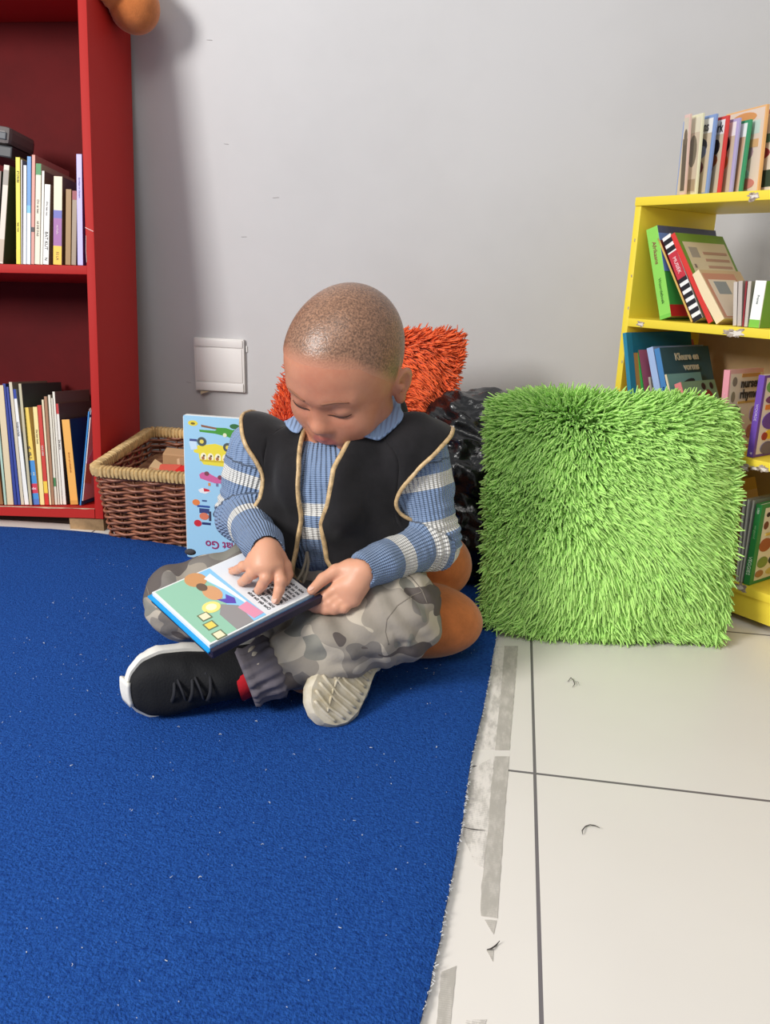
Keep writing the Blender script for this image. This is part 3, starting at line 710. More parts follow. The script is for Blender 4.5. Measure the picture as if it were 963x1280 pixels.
skin = mat('skin', (200, 138, 108), .44, .4, var=(24, .10, (190, 124, 96)), bump=(420, .10, .001)); nt = skin.node_tree; b = nt.nodes['Principled BSDF']
b.inputs['Subsurface Weight'].default_value = .10; b.inputs['Subsurface Radius'].default_value = (.8, .35, .2); b.inputs['Subsurface Scale'].default_value = .004
old = b.inputs['Base Color'].links[0].from_socket
at = nt.nodes.new('ShaderNodeAttribute'); at.attribute_name = 'lip'; mx = nt.nodes.new('ShaderNodeMix'); mx.data_type = 'RGBA'; mx.inputs[7].default_value = lin((176, 92, 84))
nt.links.new(at.outputs['Fac'], mx.inputs[0]); nt.links.new(old, mx.inputs[6])
at2 = nt.nodes.new('ShaderNodeAttribute'); at2.attribute_name = 'hand'; mx2 = nt.nodes.new('ShaderNodeMix'); mx2.data_type = 'RGBA'; mx2.inputs[7].default_value = lin((214, 156, 126))
nt.links.new(at2.outputs['Fac'], mx2.inputs[0]); nt.links.new(mx.outputs[2], mx2.inputs[6]); nt.links.new(mx2.outputs[2], b.inputs['Base Color'])
body = fastmesh('person', Vb, Fb, skin); smooth_mesh(body, 2, .35)
lipd = np.sqrt((hp[:, 0]/.019)**2+((hp[:, 2]+.0625+.002*(hp[:, 0]/.019)**2)/.0105)**2); attr(body, 'lip', .75*smooth01((1.15-lipd)/.35)*(hp[:, 1] < -.06))
attr(body, 'hand', 1.-smooth01((np.minimum(np.linalg.norm(Vb-WR, axis=1), np.linalg.norm(Vb-WL, axis=1))-.09)/.02))
tag(body, 'young person sitting cross-legged on the carpet in a black vest, striped jumper and camouflage trousers, looking down at an open picture book', 'person')
body['label'] = 'person in black vest and striped blue jumper sitting cross-legged, reading an open picture book'
def march(S, o, d, r0, r1, off=0., n=160):
    """outermost crossing of S=off along each ray, coming from outside"""
    o = np.asarray(o, float); d = np.asarray(d, float); t = np.linspace(r1, r0, n); hit = np.full(o.shape[:-1], np.nan); prev = None
    for i, tt in enumerate(t):
        v = S.sample(o+d*tt)-off
        if prev is not None:
            m = np.isnan(hit) & (v <= 0) & (prev > 0); f = prev/np.maximum(prev-v, 1e-9); hit = np.where(m, t[i-1]+(tt-t[i-1])*f, hit)
        prev = v
    return hit
# ---------------------------------------------------------------- cropped hair: a thin cap over the scalp
s = SDF(HO-.135, HO+.135, .0022); head_sdf(s)
def scalp(q):
    x, y, z = np.abs(q[..., 0]), q[..., 1], q[..., 2]
    line = np.interp(y, [-.09, -.074, -.058, -.048, -.034, -.020, -.006, .012, .028, .05, .10], [.062, .056, .050, .036, .020, .004, -.014, .010, -.030, -.052, -.06])
    line = line+np.where((y < -.05), .10*np.maximum(0, .03-x)*.15, 0)
    return z-line
Vh, Fh = s.mesh(-.0)
sc_ = scalp(hloc(Vh)); ok = sc_ > -.010; fm_ = ok[Fh].all(1); idx = np.full(len(Vh), -1); use = np.unique(Fh[fm_]); idx[use] = np.arange(len(use))
G = s.grad(Vh[use]); fade = smooth01((sc_[use]+.010)/.024); Vc = Vh[use]+G*(-.0006+.0020*fade)[:, None]
hairm = mat('cropped_hair', (112, 80, 62), .34, .6); nt = hairm.node_tree; b = nt.nodes['Principled BSDF']; N = nt.nodes.new; L = nt.links.new
tc = N('ShaderNodeTexCoord'); n1 = N('ShaderNodeTexNoise'); n1.inputs['Scale'].default_value = 400; n1.inputs['Detail'].default_value = 4
r1 = N('ShaderNodeValToRGB'); r1.color_ramp.elements[0].position = .36; r1.color_ramp.elements[1].position = .66; r1.color_ramp.elements[0].color = lin((104, 76, 60)); r1.color_ramp.elements[1].color = lin((164, 122, 96))
at = N('ShaderNodeAttribute'); at.attribute_name = 'dense'; mx = N('ShaderNodeMix'); mx.data_type = 'RGBA'; mx.inputs[6].default_value = lin((200, 138, 108))
L(tc.outputs['Object'], n1.inputs['Vector']); L(n1.outputs['Fac'], r1.inputs['Fac']); L(at.outputs['Fac'], mx.inputs[0]); L(r1.outputs['Color'], mx.inputs[7]); L(mx.outputs[2], b.inputs['Base Color'])
bp = N('ShaderNodeBump'); bp.inputs['Strength'].default_value = .55; bp.inputs['Distance'].default_value = .0012; L(n1.outputs['Fac'], bp.inputs['Height']); L(bp.outputs['Normal'], b.inputs['Normal'])
hair = fastmesh('hair', Vc, idx[Fh[fm_]], hairm, body); smooth_mesh(hair, 2, .35); attr(hair, 'dense', smooth01((sc_[use]+.004)/.026)); hair['label'] = 'very short cropped dark hair'
# brows and lashes
def face_pt(x, z, off=0.):
    o = hw(x, -.15, z); t = march(BODY, o[None], hb[None], .11, 0, off)   # from outside inwards
    tt = np.linspace(0, .12, 240); v = np.array([BODY.sample((o+hb*q)[None])[0] for q in tt]); i = np.argmax(v <= off); return o+hb*tt[i]
dk = mat('brow_hair', (140, 96, 74), .7, .2)
for sg in (1, -1):
    mb = MB(); pts = []; rr = []
    for q in np.linspace(0, 1, 9):
        x = sg*(.012+.034*q); z = .0085+.006*math.sin(q*2.4)-.004*q; pts.append(Vector(face_pt(x, z, .0004))); rr.append(.0006+.0012*math.sin(math.pi*min(1, q*.8+.15)))
    mb.tube(pts, rr, dk, 6); mb.build('eyebrow', body, smooth=True)
    mb = MB(); pts = []; rr = []
    for q in np.linspace(-1, 1, 11):
        x = sg*(.029+.0155*q); z = -.0140-.0035*(1-q*q)+.0010*q; pts.append(Vector(face_pt(x, z, .0006))); rr.append(.0004+.0008*(1-abs(q)**2))
    mb.tube(pts, rr, mat('lash', (66, 44, 36), .6, .2), 6); mb.build('eyelash', body, smooth=True)
# finger nails
nail = mat('nail', (226, 176, 156), .3, .5)
for k in ('ri', 'rm', 'rr', 'rp', 'lt'):
    f = FG[k]; d = f[3]-f[2]; d /= np.linalg.norm(d); nrm = PN+.0; nrm = nrm-d*(nrm@d); nrm /= np.linalg.norm(nrm); sd = np.cross(d, nrm); r = .0056 if k != 'lt' else .0064
    mb = MB(); M = basis(sd, d, nrm, f[3]+nrm*(r*.80)-d*.0005); mb.ell((0, 0, 0), (.0040, .0052, .0010), nail, 14, 8, M); mb.build('nail', body, smooth=True)
# ---------------------------------------------------------------- jumper
def torso(s, grow=0.):
    s.ell(P0+tu*.045+tf*.004, np.array((.104, .083, .085))+grow, TA, .02); s.ell(CH-tu*.075, np.array((.100, .076, .098))+grow, TA, .04)
    s.cone(SL-tl*.022-tu*.012, SR+tl*.022-tu*.012, .042+grow, .042+grow, .04); s.cone(NB-tu*.012, NB-tu*.05, .044+grow, .07+grow, .03)
    s.cone(NB-tu*.02, CH-tu*.045+tf*.006, .052+grow, .070+grow, .03)
    if not grow: s.cone(NB-tu*.02, NB+(hw(0, .022, -.06)-NB)*.55+tf*.004, .047, .043, .012)
s = SDF((-.46, .86, .10), (.03, 1.28, .44), .0026)
torso(s)
for a, e, w in ((SL, EL, WL), (SR, ER, WR)):
    d = (e-w)/np.linalg.norm(e-w); c = w+d*.004
    s.cone(a, e, .043, .037, .018); s.cone(e, w+(e-w)*.25, .038, .0275, .012); s.cone(w+(e-w)*.22, c, .0275, .0235, .006)
s.cone(NB+(hw(0, .022, -.06)-NB)*.62, hw(0, .02, -.05), .037, .036, .004, 's')
for w, e in ((WL, EL), (WR, ER)):
    d = (w-e)/np.linalg.norm(w-e); s.cone(w-d*.004, w+d*.06, .0180, .030, .002, 's')
JUM = s
Vj, Fj = s.mesh(); Gj = s.grad(Vj)
def chain(P, pts):
    best = np.full(len(P), 9.); tt = np.zeros(len(P)); ang = np.zeros(len(P)); acc = 0
    ref = None
    for a, b in zip(pts[:-1], pts[1:]):
        ab = b-a; l = np.linalg.norm(ab); u = ab/l; q = np.clip((P-a)@u, 0, l); off = P-a-q[:, None]*u; d = np.linalg.norm(off, axis=1)
        ref = np.cross(u, tu) if ref is None else ref; ref = ref-u*(ref@u); ref /= np.linalg.norm(ref); r2 = np.cross(u, ref); an = np.arctan2(off@r2, off@ref)
        raw = (P-a)@u
        m = d < best; best = np.where(m, d, best); tt = np.where(m, acc+np.clip(raw, -.05 if acc == 0 else 0, l+.02), tt); ang = np.where(m, an, ang); acc += l
    return best, tt, ang
dL, tL, aL = chain(Vj, [SL, EL, WL]); dR, tR, aR = chain(Vj, [SR, ER, WR]); q = Vj-P0; lt = q@TA
aT = np.arctan2(lt[:, 0], lt[:, 1])
dT = np.abs(lt[:, 0])-.088
LuL, LuR = np.linalg.norm(SL-EL), np.linalg.norm(SR-ER); LfL, LfR = np.linalg.norm(EL-WL), np.linalg.norm(ER-WR)
# smooth weights between torso and sleeves
isL = (dL < .052) & (tL > .012) & (lt[:, 0] > .06); isR = (dR < .052) & (tR > .012) & (lt[:, 0] < -.06)
isL |= (dL < .047) & (tL > .06); isR |= (dR < .047) & (tR > .06)
def stripes(t, cs, hw_): return np.max(np.stack([hw_-np.abs(t-c) for c in cs]), 0)
sL = stripes(tL, [LuL*.30, LuL*.80, LuL+LfL*.16, LuL+LfL*.56], .0098); sR = stripes(tR, [-.004, LuR*.36, LuR*.86, LuR+LfR*.42], .0088)
hz1 = (V3(atd(382, 637, 1.09))-P0)@tu; hz2 = (V3(atd(382, 670, 1.075))-P0)@tu; hz3 = (V3(atd(382, 600, 1.09))-P0)@tu
sT = stripes(lt[:, 2], [hz1, hz2-.004], .0085)
st = np.where(isL, sL, np.where(isR, sR, sT)); an = np.where(isL, aL, np.where(isR, aR, aT)); nr = np.where(isL | isR, 44, 96)
fold = npnoise(Vj*[1, 1, 1.6], 34, 21)*.006+npnoise(Vj, 75, 22)*.0022
bend = np.where(isL, np.exp(-((tL-LuL)/.04)**2)*np.sin(tL*520), np.where(isR, np.exp(-((tR-LuR)/.04)**2)*np.sin(tR*520), 0))*.0016
Vj2 = Vj+Gj*(fold+bend)[:, None]
jm = mat('knit', (118, 146, 188), .85, .12, sheen=.15); nt = jm.node_tree; b = nt.nodes['Principled BSDF']; N = nt.nodes.new; L = nt.links.new
def A_(n):
    a = N('ShaderNodeAttribute'); a.attribute_name = n; return a.outputs['Fac']
def M_(op, a, b_=None):
    m = N('ShaderNodeMath'); m.operation = op
    for i, v in enumerate((a, b_)):
        if v is None: continue
        if isinstance(v, (int, float)): m.inputs[i].default_value = v
        else: L(v, m.inputs[i])
    return m.outputs[0]
g = M_('GREATER_THAN', A_('stripe'), 0.); mx = N('ShaderNodeMix'); mx.data_type = 'RGBA'; mx.inputs[6].default_value = lin((134, 156, 190)); mx.inputs[7].default_value = lin((232, 230, 224)); L(g, mx.inputs[0])
tc = N('ShaderNodeTexCoord'); nn_ = N('ShaderNodeTexNoise'); nn_.inputs['Scale'].default_value = 60; L(tc.outputs['Object'], nn_.inputs['Vector'])
hsv = N('ShaderNodeHueSaturation'); L(mx.outputs[2], hsv.inputs['Color']); L(M_('MULTIPLY_ADD', nn_.outputs['Fac'], .25), hsv.inputs['Value']); hsv.inputs['Value'].links[0].from_node.inputs[2].default_value = .875
L(hsv.outputs['Color'], b.inputs['Base Color'])
ang = M_('ARCTAN2', A_('sa'), A_('ca')); rib = M_('SINE', M_('MULTIPLY', ang, A_('nr'))); row_ = M_('SINE', M_('MULTIPLY', A_('along'), 2400.))
hgt = M_('ADD', M_('MULTIPLY', rib, .8), M_('MULTIPLY', row_, .35)); bp = N('ShaderNodeBump'); bp.inputs['Strength'].default_value = 1.; bp.inputs['Distance'].default_value = .0016; L(hgt, bp.inputs['Height']); L(bp.outputs['Normal'], b.inputs['Normal'])
jum = fastmesh('jumper', Vj2, Fj, jm, body); smooth_mesh(jum, 1, .3)
attr(jum, 'stripe', st); attr(jum, 'ca', np.cos(an)); attr(jum, 'sa', np.sin(an)); attr(jum, 'nr', nr); attr(jum, 'along', np.where(isL, tL, np.where(isR, tR, lt[:, 2])))
jum['label'] = 'ribbed light blue jumper with white stripes'
# folded collar
cm_ = mat('knit_collar', (134, 156, 190), .85, .12, sheen=.15); nt = cm_.node_tree; b = nt.nodes['Principled BSDF']; tc = nt.nodes.new('ShaderNodeTexCoord'); wv_ = nt.nodes.new('ShaderNodeTexWave'); wv_.inputs['Scale'].default_value = 52; wv_.inputs['Distortion'].default_value = .6
bp = nt.nodes.new('ShaderNodeBump'); bp.inputs['Strength'].default_value = .8; bp.inputs['Distance'].default_value = .0015; nt.links.new(tc.outputs['Object'], wv_.inputs['Vector']); nt.links.new(wv_.outputs['Fac'], bp.inputs['Height']); nt.links.new(bp.outputs['Normal'], b.inputs['Normal'])
na = (hw(0, .022, -.06)-NB); na /= np.linalg.norm(na); nl = tl-na*(tl@na); nl /= np.linalg.norm(nl); nf = np.cross(nl, na); nf = nf if nf@tf > 0 else -nf
# ---------------------------------------------------------------- vest
vs_ = SDF((-.46, .90, .06), (.03, 1.30, .46), .003); torso(vs_, .004)
for a, e, sg in ((SL, EL, 1), (SR, ER, -1)): vs_.cone(a-tu*.004, a+(e-a)*.30, .049, .047, .02); vs_.cone(a+tu*.004, a+tl*sg*(.010 if sg > 0 else .006)+tu*.002, .046, .038, .02)
def vray(a, v):
    """a in degrees from the front (left positive), v 0 hem .. 1 neck"""
    a = np.radians(a); v = np.asarray(v, float)
    o = P0+(tu*1.)[None]*(( -.010+.150*np.minimum(v/.62, 1)))[..., None]+tf*.0
    el = np.radians(np.interp(v, [0, .5, .62, .8, 1.0], [-4, 0, 12, 46, 70])); d = np.cos(el)[..., None]*(np.sin(a)[..., None]*tl+np.cos(a)[..., None]*tf)+np.sin(el)[..., None]*tu
    return o, d
def vsurf(a, v, off=.006):
    a = np.asarray(a, float); v = np.asarray(v, float); o, d = vray(a, v); r = march(vs_, o, d, .02, .24, 0.)
    r = np.where(np.isnan(r), .1, r); P = o+d*r[..., None]
    sh = P.shape; Pf = P.reshape(-1, 3)
    f = npnoise(np.stack([a.ravel()*.018, v.ravel()*2.2, 0*a.ravel()], 1), 3.2, 31)*.030+npnoise(Pf*[1.3, 1.3, .45], 34, 32)*.010
    hang = (.012*(1-np.minimum(v.ravel()/.5, 1))**1.5)
    return (Pf+d.reshape(-1, 3)*(off+f*np.minimum(1, 1.3-v.ravel())+hang)[:, None]).reshape(sh)
PRM = {1: (88., 37., .485, .175), -1: (82., 44., .53, .235)}; AC, AW, VC, VR = PRM[1]           # arm hole centre/half width (deg), v centre/half height
def aedge(v, side):                             # front opening edge in degrees, per side
    if side > 0: return np.interp(v, [0, .08, .2, .4, .6, .8, 1.], [34, 18, 9, 7, 16, 44, 60])
    return np.interp(v, [0, .08, .2, .4, .6, .8, 1.], [-17, -15, -12, -7, -7, -14, -40])
vestm = mat('black_vest', (30, 28, 30), .82, .2, var=(35, .25), bump=(160, .25, .001), sheen=.12)
vb = MB(); NV = 56
def hem(side, a):                               # lower hem, rounded at the front corner on the left panel
    return 0.
def patch_(a0f, a1f, v0f, v1f, na_, nv_):
    U, W_ = np.meshgrid(np.linspace(0, 1, na_), np.linspace(0, 1, nv_), indexing='ij'); 
    # a depends on v at the front edge, v limits depend on a at the arm hole
    v = W_; a = a0f(v)+(a1f(v)-a0f(v))*U; lo_, hi_ = v0f(a), v1f(a); v = lo_+(hi_-lo_)*W_; a = a0f(v)+(a1f(v)-a0f(v))*U
    return vsurf(a, v)
def hole_lo(a, s_):
    AC, AW, VC, VR = PRM[s_]; return VC-VR*np.sqrt(np.clip(1-((s_*a-AC)/AW)**2, 0, 1))
def hole_hi(a, s_):
    AC, AW, VC, VR = PRM[s_]; return VC+VR*.92*np.sqrt(np.clip(1-((s_*a-AC)/AW)**2, 0, 1))
VT = .80; Z = lambda a: 0*a; ONE = lambda a: 0*a+VT
for s_ in (1, -1):
    AC, AW, VC, VR = PRM[s_]; K = lambda c: (lambda v: 0*v+c)
    grids = [patch_(lambda v: aedge(v, s_), K(s_*(AC-AW)), Z, ONE, 34, NV),
             patch_(K(s_*(AC-AW)), K(s_*(AC+AW)), Z, lambda a: hole_lo(a, s_), 34, 30),
             patch_(K(s_*(AC-AW)), K(s_*(AC+AW)), lambda a: hole_hi(a, s_), ONE, 34, 22),
             patch_(K(s_*(AC+AW)), K(s_*180.), Z, ONE, 30, NV)]
    for Pg in grids:
        rows_ = [[Vector(p) for p in r] for r in Pg]
        vb.grid(rows_ if s_ < 0 else rows_[::-1], vestm)
vest = vb.build('vest', body, smooth=True, label='sleeveless black cotton vest with gold edging')
bm = bmesh.new(); bm.from_mesh(vest.data); bmesh.ops.remove_doubles(bm, verts=bm.verts, dist=.0012); bmesh.ops.recalc_face_normals(bm, faces=bm.faces); bm.to_mesh(vest.data); bm.free()
so = vest.modifiers.new('solid', 'SOLIDIFY'); so.thickness = .0028; so.offset = 0
gold = mat('gold_trim', (216, 182, 132), .42, .5, var=(140, .25), bump=(500, .5, .001))
def trim(a, v, name='gold_piping', r=.0036):
    P = vsurf(np.asarray(a, float), np.asarray(v, float), .0068); mb = MB(); mb.tube([Vector(p) for p in P], r, gold, 8, flatten=.75); o = mb.build(name, vest, smooth=True); return o
vv = np.linspace(0.0, VT, 60)
for s_ in (1, -1):
    AC, AW, VC, VR = PRM[s_]; trim(aedge(vv, s_), vv)
    th = np.linspace(0, 2*math.pi, 80); aa = AC+AW*np.cos(th); hv = np.where(np.sin(th) < 0, VC+VR*np.sin(th), VC+VR*.92*np.sin(th)); trim(s_*aa, hv)
    ah = np.linspace(float(aedge(0., s_)), s_*180, 60); trim(ah, 0*ah, r=.0016)
# the jumper's collar is folded down over the vest
Pc = []
aC = 28+(346-28)*np.linspace(0, 1, 111); aC = np.where(aC <= 180, aC, aC-360)
vl = np.where(aC < 0, np.interp(aC, [-180, -110, -75, -40, -22, -14], [.84, .82, .81, .785, .74, .735]), np.interp(aC, [28, 34, 46, 60, 75, 90, 110, 180], [.705, .69, .664, .70, .745, .785, .82, .84]))
ks = np.linspace(0, 1, 8)[None]; offs = .0105+.002*np.sin(ks*3)+.003*(1-ks)**3
Pa, Pb_ = vsurf(aC[:, None]+0*ks, vl[:, None]+(.985-vl[:, None])*ks, 0.), vsurf(aC[:, None]+0*ks, vl[:, None]+(.985-vl[:, None])*ks, .01)
Pc = [[Vector(p) for p in r] for r in Pa+(Pb_-Pa)*(offs[..., None]/.01)]
mb = MB(); mb.grid(Pc, cm_); col_ = mb.build('collar', body, smooth=True); sd_ = col_.modifiers.new('solid', 'SOLIDIFY'); sd_.thickness = .0045; sd_.offset = 0; ss = col_.modifiers.new('sub', 'SUBSURF'); ss.levels = ss.render_levels = 1
col_['label'] = 'turned down knitted collar'
# small stitched smile on the left panel
zz = np.linspace(-1, 1, 15); Ps = vsurf(31+9*zz, .20-.0*zz+.05*(1-zz**2), .0062); mb = MB(); mb.tube([Vector(p) for p in Ps], .0006, flat((120, 100, 84)), 5); mb.build('stitching', vest)
# ---------------------------------------------------------------- trousers
s = SDF((-.56, .84, .0), (.02, 1.27, .28), .003)
s.ell(P0+tu*.012, (.108, .088, .070), TA, .02); HLj, HRj = P0+tl*.052-tu*.015, P0-tl*.052-tu*.015
s.cone(HLj, KL, .074, .058, .03); s.cone(HRj-tu*.006, KR, .066, .054, .03)
s.cone(KL, KL+(AL-KL)*.55, .058, .050, .02); s.cone(KL+(AL-KL)*.5, AL+(KL-AL)*.10, .050, .034, .015)
s.cone(KR, AR, .050, .034, .012)
wt = P0+tu*.07
s.cone(P0+tu*.062, P0+tu*.12, .085, .09, .004, 's')
Vt, Ft = s.mesh(); Gt = s.grad(Vt)
dl_, tl_, al_ = chain(Vt, [KL, AL]); dr_, tr_, ar_ = chain(Vt, [HRj, KR]); d3_, t3_, a3_ = chain(Vt, [HLj, KL])
wr1 = np.sin(tl_*150+3*np.sin(al_)+6*npnoise(Vt, 12, 44))*np.where((dl_ < .065), .0024, 0)
wr2 = np.sin(tr_*120+2.5*np.sin(ar_)+6*npnoise(Vt, 12, 45))*np.where((dr_ < .08), .0022, 0); wr3 = np.sin(t3_*120+2.5*np.sin(a3_)+6*npnoise(Vt, 12, 46))*np.where((d3_ < .08) & (dl_ > .06), .0022, 0)
Vt = Vt+Gt*(npnoise(Vt, 22, 41)*.009+npnoise(Vt*[1, 1, 1.5], 48, 42)*.005+wr1+wr2+wr3)[:, None]; Vt[:, 2] = np.maximum(Vt[:, 2], CT+.001)
cam_ = mat('camouflage', (150, 140, 128), .85, .15, bump=(260, .3, .001)); nt = cam_.node_tree; b = nt.nodes['Principled BSDF']; N = nt.nodes.new; L = nt.links.new
tc = N('ShaderNodeTexCoord'); mp = N('ShaderNodeMapping'); mp.inputs['Scale'].default_value = (1, 1, 1.25); mp.inputs['Location'].default_value = (.31, .2, .07); L(tc.outputs['Object'], mp.inputs[0]); colr = None
base_ = (154, 145, 133)
for i, (sc__, thr, rgb, off) in enumerate([(16, .535, (188, 177, 160), 0), (18, .545, (124, 118, 112), 5.2), (15, .56, (138, 135, 125), 9.7), (19, .585, (98, 90, 86), 14.3)]):
    n = N('ShaderNodeTexNoise'); n.noise_dimensions = '4D'; n.inputs['W'].default_value = off; n.inputs['Scale'].default_value = sc__; n.inputs['Detail'].default_value = 1.2; n.inputs['Roughness'].default_value = .4; L(mp.outputs[0], n.inputs['Vector'])
    gt = N('ShaderNodeMath'); gt.operation = 'GREATER_THAN'; gt.inputs[1].default_value = thr; L(n.outputs['Fac'], gt.inputs[0])
    mx = N('ShaderNodeMix'); mx.data_type = 'RGBA'; mx.inputs[7].default_value = lin(rgb); L(gt.outputs[0], mx.inputs[0])
    if colr is None: mx.inputs[6].default_value = lin(base_)
    else: L(colr, mx.inputs[6])
    colr = mx.outputs[2]
L(colr, b.inputs['Base Color'])
tro = fastmesh('trousers', Vt, Ft, cam_, body); smooth_mesh(tro, 1, .4); tro['label'] = 'grey camouflage trousers'
TRO = s
# seams of the trouser legs, laid on the cloth
from mathutils.bvhtree import BVHTree
bvh = BVHTree.FromPolygons([Vector(v) for v in Vt], [tuple(int(i) for i in f) for f in Ft])
seamm = mat('seam', (128, 120, 110), .9, .1)
for pxs in ([(486, 806), (482, 790), (484, 774), (497, 757), (515, 745), (532, 738)], [(181, 724), (187, 746), (202, 764), (224, 782), (246, 796)], [(498, 712), (515, 722), (528, 738), (536, 758)]):
    pts = []
    for (xa, ya), (xb, yb) in zip(pxs[:-1], pxs[1:]):
        for t in np.linspace(0, 1, 7)[:-1]:
            h_ = bvh.ray_cast(Vector(_C), Vector(ray(xa+(xb-xa)*t, ya+(yb-ya)*t)).normalized())
            if h_[0] is not None and (not pts or (h_[0]-pts[-1]).length < .02): pts.append(h_[0]+h_[1].normalized()*.0002)
    if len(pts) > 3:
        mb = MB(); mb.tube(pts, .0008, seamm, 6); mb.build('seam', tro, smooth=True)
# gathered ankle cuff
cuffm = mat('cuff_cloth', (104, 98, 104), .85, .15, bump=(200, .3, .001)); ax_ = AL-KL; ax_ /= np.linalg.norm(ax_); ra_ = np.cross(ax_, [0, 0, 1.]); ra_ /= np.linalg.norm(ra_); rb_ = np.cross(ax_, ra_)
Pc = []
for i in range(97):
    a = 2*math.pi*i/96; row__ = []
    for q_, r_ in [(-.030, .034), (-.024, .041), (-.014, .0405), (-.004, .037), (.006, .036), (.012, .039), (.017, .036), (.016, .028)]:
        rr_ = r_*(1+.055*math.sin(a*17+q_*60)+.03*math.sin(a*9+1)*(abs(q_+.01) > .004)); row__.append(Vector(AL+ax_*(q_-.004)+(ra_*math.cos(a)+rb_*math.sin(a)*1.0)*rr_))
    Pc.append(row__)
mb = MB(); mb.grid(Pc, cuffm); cf = mb.build('ankle_cuff', tro, smooth=True, label='gathered plum grey ankle cuff')
# waist cord
cordm = mat('cord', (120, 112, 100), .85, .15)
mb = MB()
def cord(pts): 
    pts = [Vector(V3(atd(*p))) for p in pts]; q = []
    for i in range(len(pts)-1):
        for t in np.linspace(0, 1, 5)[:-1]: q.append(pts[i].lerp(pts[i+1], t))
    mb.tube(q+[pts[-1]], .0022, cordm, 6)
cord([(384, 690, 1.105), (386, 702, 1.10), (384, 716, 1.095), (379, 730, 1.09)]); cord([(384, 690, 1.106), (382, 703, 1.10), (378, 716, 1.095), (371, 727, 1.09)]); mb.build('waist_cord', tro, smooth=True)
# pocket flap on the right hip
mb = MB(); pf = atd(238, 690, 1.235); mb.ell((0, 0, 0), (.009, .004, .005), flat((60, 58, 62), .8), 14, 8, T(pf)); mb.build('pocket_flap', tro, smooth=True)
